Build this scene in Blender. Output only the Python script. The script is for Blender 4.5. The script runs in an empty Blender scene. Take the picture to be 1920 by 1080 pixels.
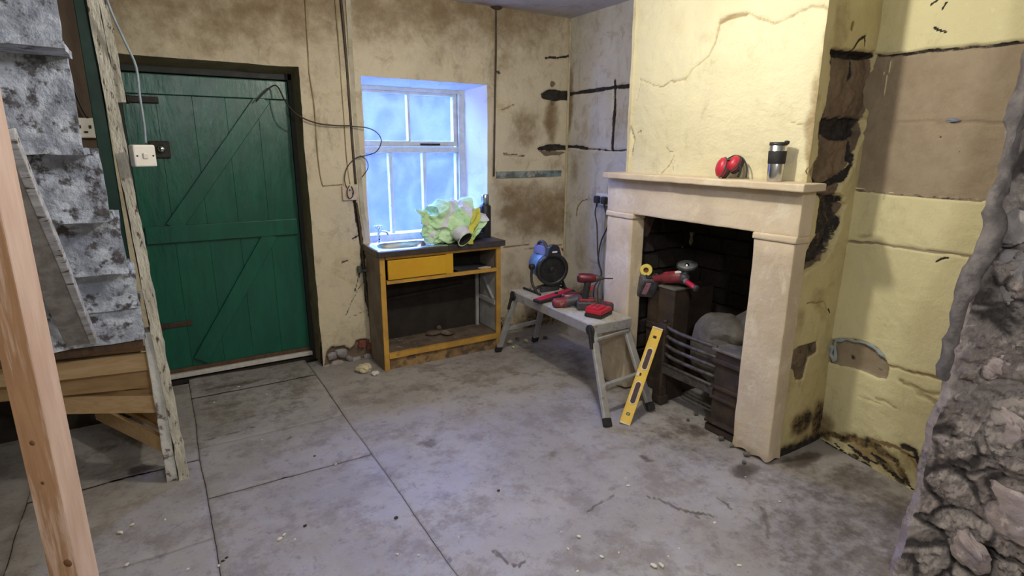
import bpy, bmesh, math, random
import numpy as np
from mathutils import Vector, Matrix, Euler

# ------------------------------------------------------------------ camera, sky, light, exposure
S = bpy.context.scene
COL = S.collection
FPX = 1061.77
RM = np.array([[0.85179625, -0.52385035, 0.00489468],
               [0.12311087, 0.20924606, 0.97008237],
               [0.50920218, 0.82570993, -0.24272669]])
EYE = np.array([0.0, 0.0, 1.5])
cd = bpy.data.cameras.new('camera'); cam = bpy.data.objects.new('camera', cd); COL.objects.link(cam)
cd.sensor_width = 36; cd.lens = FPX / 1920 * 36; cd.clip_start = 0.02
r_, u_, f_ = RM
cam.matrix_world = Matrix(((r_[0], u_[0], -f_[0], EYE[0]), (r_[1], u_[1], -f_[1], EYE[1]),
                           (r_[2], u_[2], -f_[2], EYE[2]), (0, 0, 0, 1)))
S.camera = cam
S.view_settings.view_transform = 'Standard'
S.view_settings.look = 'None'
S.view_settings.gamma = 1
S.view_settings.use_curve_mapping = False
S.view_settings.exposure = 0.15

w = bpy.data.worlds.new('dusk_sky'); S.world = w; w.use_nodes = True
bg = w.node_tree.nodes['Background']
bg.inputs[0].default_value = (0.195, 0.35, 1.0, 1); bg.inputs[1].default_value = 60.0

def lamp(name, kind, loc, power, col, size, **k):
    l = bpy.data.lights.new(name, kind); o = bpy.data.objects.new(name, l); COL.objects.link(o)
    o.location = loc; l.energy = power; l.color = col
    if kind == 'POINT': l.shadow_soft_size = size
    return o
lamp('ceiling_bulb', 'POINT', (1.32, 1.80, 2.22), 54, (1.0, 0.94, 0.83), 0.05)
lamp('added_fill_lamp', 'POINT', (0.35, -0.35, 2.15), 58, (0.95, 0.96, 1.0), 0.12)  # unseen fill lamp added behind the camera to lift stairs and rubble

# ------------------------------------------------------------------ numeric helpers
def ray(x, y): return RM.T @ np.array([(x - 960) / FPX, -(y - 540) / FPX, 1.0])
def hit(o, n, x, y):
    d = ray(x, y); return EYE + d * (np.dot(np.asarray(o) - EYE, n) / np.dot(d, n))
def PX(v, x, y): return Vector(hit((v, 0, 0), (1, 0, 0), x, y))
def PY(v, x, y): return Vector(hit((0, v, 0), (0, 1, 0), x, y))
def PZ(v, x, y): return Vector(hit((0, 0, v), (0, 0, 1), x, y))

def _hash(ix, iy, iz, s):
    h = (ix.astype(np.int64) * 374761393 + iy.astype(np.int64) * 668265263 + iz.astype(np.int64) * 2147483647 + s * 1274126177) & 0xffffffff
    h = ((h ^ (h >> 13)) * 1274126177) & 0xffffffff
    h = ((h ^ (h >> 16)) * 2246822519) & 0xffffffff
    return ((h ^ (h >> 15)) & 0xffffff) / float(0xffffff)
def vnoise(p, s=0):
    f = np.floor(p); t = p - f; t = t * t * (3 - 2 * t); i = f.astype(np.int64); r = 0
    for dx in (0, 1):
        wx = t[:, 0] if dx else 1 - t[:, 0]
        for dy in (0, 1):
            wy = t[:, 1] if dy else 1 - t[:, 1]
            for dz in (0, 1):
                wz = t[:, 2] if dz else 1 - t[:, 2]
                r = r + wx * wy * wz * _hash(i[:, 0] + dx, i[:, 1] + dy, i[:, 2] + dz, s)
    return r
def fbm(p, s=0, o=4, g=0.5):
    a = 1; t = 0; r = 0
    for k in range(o):
        r = r + a * vnoise(p * (2 ** k), s + k); t += a; a *= g
    return r / t
def wobble(p, amp=1.0):
    out = np.zeros_like(p)
    for a in range(3):
        out[:, a] = (vnoise(p * 1.7, 10 + a) - .5) * .016 + (vnoise(p * 6, 20 + a) - .5) * .007 + (fbm(p * 22, 30 + a, 3) - .5) * .0045
    return out * amp
def sstep(a, b, x):
    t = np.clip((x - a) / (b - a), 0, 1); return t * t * (3 - 2 * t)

# ------------------------------------------------------------------ material helpers
class NT:
    def __init__(s, name):
        s.m = bpy.data.materials.new(name); s.m.use_nodes = True; s.t = s.m.node_tree
        s.b = s.t.nodes['Principled BSDF']; s.tc = s.t.nodes.new('ShaderNodeTexCoord')
    def lk(s, a, sock):
        if isinstance(a, bpy.types.NodeSocket): s.t.links.new(a, sock)
        elif isinstance(a, (tuple, list)) and len(a) == 3 and sock.type == 'RGBA': sock.default_value = (*a, 1)
        else: sock.default_value = a
    def noise(s, scale, detail=5, rough=.55, stretch=(1, 1, 1), dist=0, coord='Object', off=(0, 0, 0)):
        mp = s.t.nodes.new('ShaderNodeMapping'); mp.inputs['Scale'].default_value = stretch; mp.inputs['Location'].default_value = off
        s.t.links.new(s.tc.outputs[coord], mp.inputs[0])
        n = s.t.nodes.new('ShaderNodeTexNoise'); n.inputs['Scale'].default_value = scale; n.inputs['Detail'].default_value = detail
        n.inputs['Roughness'].default_value = rough; n.inputs['Distortion'].default_value = dist
        s.t.links.new(mp.outputs[0], n.inputs['Vector']); return n.outputs[0]
    def ramp(s, x, a, b):
        n = s.t.nodes.new('ShaderNodeMapRange'); n.interpolation_type = 'SMOOTHSTEP'
        s.lk(x, n.inputs[0]); n.inputs[1].default_value = a; n.inputs[2].default_value = b; return n.outputs[0]
    def mix(s, f, a, b, mode='MIX'):
        n = s.t.nodes.new('ShaderNodeMix'); n.data_type = 'RGBA'; n.blend_type = mode
        s.lk(f, n.inputs[0]); s.lk(a, n.inputs[6]); s.lk(b, n.inputs[7]); return n.outputs[2]
    def math(s, op, a, b=0.0):
        n = s.t.nodes.new('ShaderNodeMath'); n.operation = op; s.lk(a, n.inputs[0]); s.lk(b, n.inputs[1]); return n.outputs[0]
    def attr(s, name):
        n = s.t.nodes.new('ShaderNodeAttribute'); n.attribute_name = name
        q = s.t.nodes.new('ShaderNodeSeparateColor'); s.t.links.new(n.outputs[0], q.inputs[0]); return q.outputs
    def bump(s, h, strength, dist=.01, prev=None):
        n = s.t.nodes.new('ShaderNodeBump'); n.inputs['Strength'].default_value = strength; n.inputs['Distance'].default_value = dist
        s.t.links.new(h, n.inputs['Height'])
        if prev: s.t.links.new(prev, n.inputs['Normal'])
        return n.outputs[0]
    def out(s, col, rough=.7, metal=0., nrm=None, **k):
        s.lk(col, s.b.inputs['Base Color']); s.lk(rough, s.b.inputs['Roughness']); s.b.inputs['Metallic'].default_value = metal
        if nrm: s.t.links.new(nrm, s.b.inputs['Normal'])
        for a, v in k.items(): s.b.inputs[a.replace('_', ' ')].default_value = v
        return s.m

def mat(name, c1, c2=None, rough=.6, metal=0., scale=10, stretch=(1, 1, 1), con=(.35, .65), bump=.15, bscale=70, bdist=.004,
        spots=None, sscale=18, sth=(.58, .66), coat=0., rvar=.12, dist=0):
    q = NT(name); c2 = c2 or tuple(v * .72 for v in c1)
    n = q.ramp(q.noise(scale, 6, .6, stretch, dist), *con); col = q.mix(n, c1, c2)
    if spots: col = q.mix(q.ramp(q.noise(sscale, 6, .65, stretch, 0, off=(3, 5, 1)), *sth), col, spots)
    b = q.noise(bscale, 4, .6, stretch)
    rg = q.math('ADD', q.math('MULTIPLY', q.noise(scale * 2.3, 3), rvar * 2), rough - rvar)
    return q.out(col, rg, metal, q.bump(b, bump, bdist), Coat_Weight=coat)

def plaster(name, c1, c2, c3, stain, bare, bare2, dark, bump=.5, blot=(.52, .66), bscale=26, stretch=(1, 1, 1.0), rough=.82, grime=.35):
    """limewashed wall: R = plaster stripped bare, G = black hole, mould or painted shade, B = damp stain"""
    q = NT(name); at = q.attr('wear_shade')
    col = q.mix(q.ramp(q.noise(2.2, 6, .6), .35, .65), c1, c2)
    col = q.mix(q.math('MULTIPLY', q.ramp(q.noise(7, 8, .68, (1, 1, 1), 0.5), *blot), .75), col, c3)
    sp = q.ramp(q.noise(42, 5, .7, off=(7, 1, 2)), .62, .74)
    col = q.mix(q.math('MULTIPLY', sp, .4), col, c3)
    gr_ = q.ramp(q.noise(5.5, 10, .78, (1, 1, .55), .3, off=(9, 4, 6)), .52, .70)
    col = q.mix(q.math('MULTIPLY', gr_, grime), col, tuple(v * .55 for v in c3))
    fl_ = q.ramp(q.noise(95, 5, .75, off=(2, 2, 7)), .66, .74)
    col = q.mix(q.math('MULTIPLY', fl_, grime), col, tuple(v * .30 for v in c3))
    hi_ = q.ramp(q.noise(28, 8, .75, off=(6, 1, 3)), .56, .70)
    col = q.mix(q.math('MULTIPLY', hi_, .35), col, tuple(min(1, v * 1.18) for v in c1))
    st = q.ramp(q.math('ADD', q.math('MULTIPLY', at[2], 1.15), q.math('MULTIPLY', q.math('SUBTRACT', q.noise(9, 9, .72, off=(2, 8, 3)), .5), 1.25)), .14, 1.1)
    st = q.math('MULTIPLY', st, q.ramp(at[2], 0.0, .25))
    col = q.mix(st, col, stain)
    bc = q.mix(q.ramp(q.noise(9, 8, .7), .35, .68), bare, bare2)
    bc = q.mix(q.math('MULTIPLY', q.ramp(q.noise(60, 4, .7), .6, .75), .35), bc, (.42, .36, .27))
    rr = q.ramp(q.math('ADD', at[0], q.math('MULTIPLY', q.math('SUBTRACT', q.noise(55, 5, .7), .5), .35)), .4, .6)
    col = q.mix(rr, col, bc)
    dk = q.ramp(q.math('ADD', at[1], q.math('MULTIPLY', q.math('SUBTRACT', q.noise(26, 9, .78, off=(4, 4, 9)), .5), 1.5)), .38, .72)
    dk = q.math('MULTIPLY', dk, q.ramp(at[1], 0.02, .2))
    col = q.mix(dk, col, q.mix(q.ramp(q.noise(30, 5, .7), .4, .7), dark, tuple(v * 2.6 + .006 for v in dark)))
    n1 = q.bump(q.noise(bscale, 5, .58, stretch, .15), bump, .012)
    n2 = q.bump(q.noise(150, 3, .6), bump * .5, .003, n1)
    return q.out(col, rough, 0, n2)

# ------------------------------------------------------------------ mesh helpers
def link_mesh(name, me, mats, parent=None):
    o = bpy.data.objects.new(name, me); COL.objects.link(o)
    for m in (mats if isinstance(mats, (list, tuple)) else [mats]): me.materials.append(m)
    if parent: o.parent = parent
    return o
def empty(name, loc=(0, 0, 0), rz=0):
    o = bpy.data.objects.new(name, None); COL.objects.link(o); o.location = loc; o.rotation_euler = (0, 0, rz); o.empty_display_size = .05
    return o
def tag(o, label=None, cat=None, group=None, kind=None):
    for k, v in (('label', label), ('category', cat), ('group', group), ('kind', kind)):
        if v: o[k] = v
    return o
def thing(name, label, cat, loc=(0, 0, 0), rz=0, group=None): return tag(empty(name, loc, rz), label, cat, group)
def lab(o, l): o['label'] = l; return o
def axis_m(a, b, up=(0, 0, 1)):
    a = Vector(a); z = (Vector(b) - a); L = z.length; z.normalize(); u = Vector(up)
    if abs(z.dot(u)) > .98: u = Vector((0, 1, 0))
    x = u.cross(z).normalized(); y = z.cross(x)
    return Matrix(((x.x, y.x, z.x, a.x), (x.y, y.y, z.y, a.y), (x.z, y.z, z.z, a.z), (0, 0, 0, 1))), L

class MB:
    def __init__(s): s.bm = bmesh.new(); s.mi = 0
    def _add(s, t, M=None, smooth=False):
        if M is not None: bmesh.ops.transform(t, matrix=M, verts=t.verts)
        for f in t.faces: f.material_index = s.mi; f.smooth = smooth
        me = bpy.data.meshes.new('tmp'); t.to_mesh(me); t.free(); s.bm.from_mesh(me); bpy.data.meshes.remove(me); return s
    def box(s, c, d, rot=(0, 0, 0), bev=0, seg=2, M=None):
        t = bmesh.new(); bmesh.ops.create_cube(t, size=1); bmesh.ops.scale(t, vec=d, verts=t.verts)
        if bev: bmesh.ops.bevel(t, geom=t.edges[:], offset=bev, segments=seg, affect='EDGES', profile=.5)
        m = Matrix.Translation(c) @ Euler(rot).to_matrix().to_4x4()
        return s._add(t, M @ m if M is not None else m)
    def span(s, a, b, bev=0, M=None):
        a, b = Vector(a), Vector(b); return s.box((a + b) / 2, [abs(v) for v in (b - a)], bev=bev, M=M)
    def bar(s, a, b, wx, wy, up=(0, 0, 1), bev=0):
        M, L = axis_m(a, b, up); return s.box((0, 0, L / 2), (wx, wy, L), bev=bev, M=M)
    def lathe(s, prof, seg=24, M=None, smooth=True, a0=0, a1=2 * math.pi, cap=False):
        t = bmesh.new(); full = abs(a1 - a0 - 2 * math.pi) < 1e-6; n = seg if full else seg + 1; rows = []
        for r, z in prof:
            if r < 1e-6: rows.append([t.verts.new((0, 0, z))])
            else: rows.append([t.verts.new((r * math.cos(a0 + (a1 - a0) * k / seg), r * math.sin(a0 + (a1 - a0) * k / seg), z)) for k in range(n)])
        for A, B in zip(rows, rows[1:]):
            for k in range(seg):
                k2 = (k + 1) % n
                q = [A[k] if len(A) > 1 else A[0], A[k2] if len(A) > 1 else A[0], B[k2] if len(B) > 1 else B[0], B[k] if len(B) > 1 else B[0]]
                q = list(dict.fromkeys(q))
                if len(q) > 2: t.faces.new(q)
        bmesh.ops.recalc_face_normals(t, faces=t.faces)
        return s._add(t, M, smooth)
    def cyl(s, a, b, r, r2=None, seg=20, smooth=True):
        M, L = axis_m(a, b); r2 = r if r2 is None else r2; e = min(.12 * min(r, r2), .002)
        return s.lathe([(0, 0), (r - e, 0), (r, e), (r2, L - e), (r2 - e, L), (0, L)], seg, M, smooth)
    def tube(s, pts, r, seg=8, closed=False, smoothpts=3):
        P = [Vector(p) for p in pts]
        if smoothpts and len(P) > 2 and not closed:
            Q = []
            for i in range(len(P) - 1):
                p0, p1, p2, p3 = P[max(i - 1, 0)], P[i], P[i + 1], P[min(i + 2, len(P) - 1)]
                for k in range(smoothpts):
                    t = k / smoothpts; Q.append(.5 * ((2 * p1) + (p2 - p0) * t + (2 * p0 - 5 * p1 + 4 * p2 - p3) * t * t + (3 * p1 - p0 - 3 * p2 + p3) * t ** 3))
            P = Q + [P[-1]]
        t = bmesh.new(); n = len(P); rows = []; up = None
        for i in range(n):
            d = (P[(i + 1) % n] - P[i - 1]) if closed else (P[min(i + 1, n - 1)] - P[max(i - 1, 0)])
            d.normalize()
            if up is None: up = Vector((0, 0, 1)) if abs(d.z) < .9 else Vector((1, 0, 0))
            x = up.cross(d).normalized(); y = d.cross(x); up = y
            rr = r[i * len(r) // n] if isinstance(r, (list, tuple)) else r
            rows.append([t.verts.new(P[i] + rr * (math.cos(2 * math.pi * k / seg) * x + math.sin(2 * math.pi * k / seg) * y)) for k in range(seg)])
        for i in range(n if closed else n - 1):
            A, B = rows[i], rows[(i + 1) % n]
            for k in range(seg): t.faces.new((A[k], A[(k + 1) % seg], B[(k + 1) % seg], B[k]))
        if not closed: t.faces.new(rows[0][::-1]); t.faces.new(rows[-1])
        bmesh.ops.recalc_face_normals(t, faces=t.faces)
        return s._add(t, None, True)
    def prism(s, poly, h, M=None, bev=0):
        t = bmesh.new(); a = [t.verts.new((x, y, 0)) for x, y in poly]; b = [t.verts.new((x, y, h)) for x, y in poly]; n = len(poly)
        t.faces.new(a[::-1]); t.faces.new(b)
        for k in range(n): t.faces.new((a[k], a[(k + 1) % n], b[(k + 1) % n], b[k]))
        bmesh.ops.recalc_face_normals(t, faces=t.faces)
        if bev: bmesh.ops.bevel(t, geom=t.edges[:], offset=bev, segments=2, affect='EDGES', profile=.5)
        return s._add(t, M)
    def blob(s, c, d, sub=2, seed=0, rough=.25, flat=0, M=None, smooth=False, fr=1.6):
        t = bmesh.new(); bmesh.ops.create_icosphere(t, subdivisions=sub, radius=1)
        p = np.array([v.co[:] for v in t.verts]); k = 1 + rough * 2 * (fbm(p * fr + seed * 7.3 + 50, seed, 3) - .5)
        if flat: p = np.sign(p) * np.abs(p) ** flat
        for v, q, kk in zip(t.verts, p, k): v.co = Vector(q) * float(kk)
        m = Matrix.Translation(c) @ (M if M is not None else Matrix.Identity(4)) @ Matrix.Diagonal((*d, 1))
        return s._add(t, m, smooth)
    def grid(s, pts, nu, nv, smooth=True, wrap=False):
        t = bmesh.new(); V = [t.verts.new(p) for p in pts]
        for i in range(nu - 1 + (1 if wrap else 0)):
            for j in range(nv - 1): i2 = (i + 1) % nu; t.faces.new((V[i * nv + j], V[i2 * nv + j], V[i2 * nv + j + 1], V[i * nv + j + 1]))
        return s._add(t, None, smooth)
    def rough(s, amp, fr=12, seed=0):
        p = np.array([v.co[:] for v in s.bm.verts])
        for a in range(3):
            n = (fbm(p * fr + 31, seed + a * 5, 3) - .5) * 2 * amp
            for v, q in zip(s.bm.verts, n): v.co[a] += float(q)
        return s
    def cut(s, n):  # subdivide for later roughening
        bmesh.ops.subdivide_edges(s.bm, edges=s.bm.edges[:], cuts=n, use_grid_fill=True); return s
    def build(s, name, mats, parent=None, world=True, smooth=False, label=None):
        if world and parent is not None:
            p = parent
            while p.parent: p = p.parent
            bmesh.ops.transform(s.bm, matrix=p.matrix_basis.inverted(), verts=s.bm.verts)
        me = bpy.data.meshes.new(name); s.bm.to_mesh(me); s.bm.free()
        if smooth:
            me.polygons.foreach_set('use_smooth', [True] * len(me.polygons)); me.set_sharp_from_angle(angle=math.radians(38))
        o = link_mesh(name, me, mats, parent)
        if label: o['label'] = label
        return o

def arr(a, b, step, extra=()):
    n = max(2, int(round(abs(b - a) / step)) + 1)
    base = np.linspace(a, b, n); ex = [e for e in extra if a < e < b]
    if ex:
        base = np.array([x for x in base if min(abs(x - e) for e in ex) > step * .45 or x in (a, b)])
        base = np.sort(np.concatenate([base, ex]))
    return base

def wall(name, o, U, us, vs, m, feats=(), holes=(), V=(0, 0, 1), parent=None, amp=1.0, sub=None, edge_u=None):
    """plaster surface as a displaced grid; feats are given where they sit on this wall's plane"""
    o, U, V = (np.asarray(a, float) for a in (o, U, V)); N = np.cross(U, V); N /= np.linalg.norm(N)
    gu, gv = np.meshgrid(us, vs, indexing='ij'); nu, nv = gu.shape
    uv = np.stack([gu.ravel(), gv.ravel()], 1)
    P = o + uv[:, :1] * U + uv[:, 1:] * V
    wear_shade = np.zeros((len(P), 4)); wear_shade[:, 3] = 1; off = np.zeros(len(P))
    def loc(q):
        if len(q) == 3: h = np.asarray(q)
        else: h = hit(o, N, *q)
        d = h - o; return np.array([d @ U, d @ V])
    for ft in feats:
        kind = ft['k']; rag = ft.get('rag', .0035); fr = ft.get('fr', 25)
        if kind == 'blob' and 'rag' not in ft: rag = .035; fr = 12
        s = uv + np.stack([(fbm(P * fr, 71, 3) - .5), (fbm(P * fr, 83, 3) - .5)], 1) * 2 * rag
        pts = np.array([loc(q) for q in ft['p']])
        if kind == 'line':
            wd = ft['w']; D = np.full(len(P), 9.); ww = np.full(len(P), 1.)
            taper = ft.get('taper', .3)
            for i in range(len(pts) - 1):
                a, b = pts[i], pts[i + 1]; ab = b - a; t = np.clip(((s - a) @ ab) / (ab @ ab + 1e-12), 0, 1)
                d = np.linalg.norm(s - a - t[:, None] * ab, axis=1); D = np.minimum(D, d)
            wv = wd * (1 - taper + 2 * taper * vnoise(P * 9, 5))
            mk = 1 - sstep(.35, 1.0, D / wv)
        elif kind == 'poly':
            inside = np.zeros(len(P), bool); D = np.full(len(P), 9.); n = len(pts)
            for i in range(n):
                a, b = pts[i], pts[(i + 1) % n]; ab = b - a
                t = np.clip(((s - a) @ ab) / (ab @ ab + 1e-12), 0, 1)
                D = np.minimum(D, np.linalg.norm(s - a - t[:, None] * ab, axis=1))
                c = ((a[1] > s[:, 1]) != (b[1] > s[:, 1])) & (s[:, 0] < (b[0] - a[0]) * (s[:, 1] - a[1]) / (b[1] - a[1] + 1e-12) + a[0])
                inside ^= c
            sd = np.where(inside, D, -D); e = ft.get('edge', .006); mk = sstep(-e, e, sd)
        else:
            ru, rv = ft['r']; d = np.sqrt(((s[:, 0] - pts[0, 0]) / ru) ** 2 + ((s[:, 1] - pts[0, 1]) / rv) ** 2)
            mk = 1 - sstep(.15, 1.0, d)
        for ch, val in ft.get('c', {}).items():
            i = 'RGB'.index(ch)
            if val < 0: wear_shade[:, i] *= 1 - mk * (-val)
            else: wear_shade[:, i] = np.maximum(wear_shade[:, i], mk * val)
        dp = ft.get('d', 0); rd = ft.get('rd', 0)
        off -= mk * (dp + rd * (fbm(P * 18, 44, 4) - .5) * 2)
    P = P + off[:, None] * N + wobble(P, amp)
    idx = np.arange(nu * nv).reshape(nu, nv)
    q = np.stack([idx[:-1, :-1], idx[1:, :-1], idx[1:, 1:], idx[:-1, 1:]], -1).reshape(-1, 4)
    cu = (gu[:-1, :-1] + gu[1:, 1:]).ravel() / 2; cv = (gv[:-1, :-1] + gv[1:, 1:]).ravel() / 2
    keep = np.ones(len(q), bool)
    for (a, b, c, d) in holes: keep &= ~((cu > a) & (cu < b) & (cv > c) & (cv < d))
    q = q[keep]; used = np.unique(q); rem = np.full(len(P), -1); rem[used] = np.arange(len(used)); q = rem[q]; P = P[used]; wear_shade = wear_shade[used]
    me = bpy.data.meshes.new(name); me.vertices.add(len(P)); me.vertices.foreach_set('co', P.ravel())
    me.loops.add(q.size); me.loops.foreach_set('vertex_index', q.ravel().astype(np.int32))
    me.polygons.add(len(q)); me.polygons.foreach_set('loop_start', np.arange(0, q.size, 4, dtype=np.int32))
    me.update(calc_edges=True)
    me.polygons.foreach_set('use_smooth', np.ones(len(q), bool))
    ca = me.color_attributes.new('wear_shade', 'FLOAT_COLOR', 'POINT'); ca.data.foreach_set('color', wear_shade.ravel().astype(np.float32))
    ob = link_mesh(name, me, m, parent)
    if parent is None: ob['kind'] = 'structure'
    return ob
L = lambda p, w, d=.01, c=None, **k: dict(k='line', p=p, w=w, d=d, c={'G': 1} if c is None else c, **k)
G = lambda p, d=.01, c=None, **k: dict(k='poly', p=p, d=d, c=c or {'R': 1}, **k)
B = lambda p, r, c, d=0, **k: dict(k='blob', p=[p], r=r, c=c, d=d, **k)

# ------------------------------------------------------------------ materials
STAIN = (.21, .145, .075); BARE = (.22, .16, .105); BARE2 = (.13, .095, .065); DARK = (.012, .009, .007)
m_back = plaster('stained_cream_wall', (.62, .545, .385), (.55, .475, .335), (.42, .345, .23), STAIN, (.19, .14, .09), BARE2, DARK, .55, grime=.6)
m_recess = plaster('grey_cream_wall', (.56, .52, .41), (.48, .44, .34), (.38, .32, .22), STAIN, BARE, BARE2, DARK, .5, grime=.5)
m_breast = plaster('yellow_limewash', (.68, .63, .42), (.63, .575, .375), (.54, .48, .29), (.30, .22, .11), BARE, BARE2, DARK, .8, (.58, .74), 13, (1, 1, 1.5))
m_right = plaster('bright_yellow_wall', (.70, .645, .375), (.64, .585, .335), (.53, .46, .24), (.22, .15, .06), (.33, .265, .18), (.27, .21, .14), DARK, .6, (.6, .76), 18)
m_side = plaster('yellow_side_wall', (.58, .505, .26), (.50, .42, .21), (.40, .32, .15), (.2, .13, .05), (.20, .14, .085), (.11, .078, .05), DARK, .6, (.52, .7), 22)
m_ceil = plaster('grey_ceiling', (.50, .47, .42), (.44, .41, .36), (.33, .3, .26), STAIN, BARE, BARE2, DARK, .3)
m_reveal = plaster('white_reveal', (.72, .74, .74), (.66, .69, .70), (.55, .58, .58), STAIN, BARE, BARE2, DARK, .35)
m_doorrev = plaster('brown_reveal', (.30, .25, .15), (.22, .18, .105), (.13, .10, .06), STAIN, BARE, BARE2, DARK, .5)
m_surround = plaster('pinkish_painted_stone', (.65, .545, .385), (.53, .43, .30), (.72, .65, .49), (.34, .24, .15), BARE, BARE2, DARK, .4, (.5, .68), 24)
m_firebox = plaster('sooty_masonry', (.020, .015, .011), (.014, .011, .009), (.04, .030, .022), (.06, .045, .03), BARE, BARE2, DARK, 1.0, (.5, .7), 30)

def floor_mat():
    q = NT('worn_concrete'); at = q.attr('wear_shade')
    col = q.mix(q.ramp(q.noise(1.6, 7, .62), .36, .64), (.31, .29, .275), (.385, .37, .36))
    col = q.mix(q.math('MULTIPLY', q.ramp(q.noise(4.0, 10, .76), .47, .62), .85), col, (.225, .20, .18))
    col = q.mix(q.math('MULTIPLY', q.ramp(q.noise(14, 9, .78, off=(3, 3, 3)), .52, .68), .8), col, (.17, .15, .14))
    col = q.mix(q.math('MULTIPLY', q.ramp(q.noise(9, 8, .7, off=(8, 2, 3)), .56, .7), .45), col, (.40, .385, .37))
    col = q.mix(q.math('MULTIPLY', q.ramp(q.noise(75, 4, .7), .66, .74), .6), col, (.45, .43, .41))
    col = q.mix(q.math('MULTIPLY', q.ramp(q.noise(48, 4, .7, off=(1, 1, 4)), .64, .74), .6), col, (.06, .052, .048))
    col = q.mix(at[0], col, (.40, .385, .36))
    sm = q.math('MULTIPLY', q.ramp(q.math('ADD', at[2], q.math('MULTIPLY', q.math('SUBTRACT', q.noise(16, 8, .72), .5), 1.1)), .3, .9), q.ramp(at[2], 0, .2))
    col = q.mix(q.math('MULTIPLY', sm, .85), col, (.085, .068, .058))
    col = q.mix(q.math('MULTIPLY', q.ramp(at[1], .1, .8), .9), col, (.045, .038, .033))
    rg = q.ramp(q.noise(3.5, 6, .65, off=(5, 5, 5)), .3, .7)
    rg = q.math('ADD', q.math('MULTIPLY', rg, .25), .42)
    n1 = q.bump(q.noise(13, 8, .68), .5, .014); n2 = q.bump(q.noise(120, 4, .65), .3, .003, n1)
    return q.out(col, rg, 0, n2)
m_floor = floor_mat()
m_gap = mat('joint_dirt', (.10, .09, .08), rough=.95)

def rubble_mat():
    q = NT('rubble_mortar'); at = q.attr('wear_shade')
    col = q.mix(q.ramp(at[0], .15, .85), (.62, .51, .47), (.80, .70, .64))
    col = q.mix(q.math('MULTIPLY', q.ramp(q.noise(7, 8, .7), .4, .62), .6), col, (.68, .61, .59))
    col = q.mix(q.math('MULTIPLY', q.ramp(q.noise(26, 9, .8), .5, .64), .85), col, (.88, .81, .74))
    col = q.mix(q.math('MULTIPLY', q.ramp(q.noise(10, 10, .8, off=(4, 1, 7)), .53, .64), .85), col, (.20, .17, .18))
    col = q.mix(q.math('MULTIPLY', q.ramp(at[1], .2, .9), .85), col, (.075, .065, .07))
    n1 = q.bump(q.noise(34, 9, .8), 1.0, .035); n2 = q.bump(q.noise(140, 4, .7), .6, .005, n1)
    return q.out(col, .9, 0, n2)
m_rubble = rubble_mat()
m_stone = mat('wall_stone', (.40, .335, .325), (.29, .24, .235), .88, scale=7, bump=.6, bscale=34, bdist=.012, spots=(.46, .40, .37), sscale=20)
m_stone2 = mat('wall_stone_grey', (.35, .33, .33), (.23, .215, .215), .88, scale=9, bump=.6, bscale=34, bdist=.012, spots=(.5, .47, .45), sscale=15)
m_render = mat('dark_render_edge', (.20, .18, .175), (.10, .09, .09), .85, scale=16, bump=.6, bscale=40, bdist=.01)

m_green = mat('green_gloss_paint', (.004, .105, .062), (.003, .078, .050), .33, scale=5, stretch=(2, 2, .5), bump=.3, bscale=13, bdist=.010, rvar=.10)
m_green_d = mat('dark_green_paint', (.006, .045, .03), (.004, .025, .018), .42, scale=6, bump=.2, bscale=20)
m_green_s = mat('stair_green_paint', (.008, .07, .038), (.005, .045, .026), .5, scale=6, bump=.2, bscale=20)
m_iron = mat('black_iron', (.018, .014, .012), (.03, .022, .018), .55, .3, scale=20, bump=.3)
m_grate = mat('rusty_cast_iron', (.035, .026, .021), (.065, .043, .030), .6, .15, scale=14, bump=.4, bscale=50, spots=(.11, .085, .065), sscale=22, sth=(.6, .75))
m_bar = mat('worn_grate_bar', (.11, .10, .095), (.055, .045, .04), .55, .4, scale=30, bump=.3)
m_hobtop = mat('dusty_hob_plate', (.16, .15, .13), (.10, .09, .08), .75, .1, scale=20, bump=.3)
m_ash = mat('grey_ash', (.15, .135, .115), (.085, .075, .062), .95, scale=9, bump=.6, bscale=40, bdist=.01)
m_whitepaint = mat('white_painted_bar', (.62, .61, .58), (.5, .48, .44), .5, scale=20, spots=(.25, .19, .14), sscale=40, sth=(.64, .7))
m_brownwood = mat('brown_wood', (.12, .065, .035), (.075, .04, .022), .7, scale=8, stretch=(6, 6, .8), bump=.3)
m_boardwood = mat('brown_board', (.11, .075, .05), (.07, .048, .034), .7, scale=5, stretch=(2, 2, .6), bump=.3, bscale=30)
m_stair = mat('flaking_pale_paint', (.53, .58, .68), (.26, .29, .36), .6, scale=11, con=(.36, .62), bump=1.0, bscale=24, bdist=.014, spots=(.075, .07, .08), sscale=19, sth=(.50, .62), dist=.6)
m_stair2 = mat('stair_lip_paint', (.56, .57, .60), (.33, .33, .35), .65, scale=14, stretch=(.6, 2, 2), bump=.8, bscale=40, bdist=.006, spots=(.1, .07, .05), sscale=24, sth=(.57, .65))
m_newwood = mat('new_pine', (.62, .43, .235), (.52, .345, .17), .62, scale=4, stretch=(.7, 6, 9), dist=1.2, bump=.12, bscale=40)
m_prop = mat('pinkish_sawn_timber', (.48, .275, .15), (.38, .205, .105), .62, scale=4, stretch=(7, 7, .7), dist=1.0, bump=.18, bscale=40, spots=(.66, .47, .36), sscale=5, sth=(.5, .66))
m_prop2 = mat('pale_sawn_edge', (.62, .46, .38), (.50, .34, .27), .66, scale=5, stretch=(7, 7, .6), bump=.2, bscale=40)
m_knot = mat('pine_knot', (.20, .085, .035), rough=.6)
m_greywood = mat('grey_weathered_bearer', (.34, .32, .31), (.22, .20, .19), .75, scale=6, stretch=(5, 5, .8), bump=.4)
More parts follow.
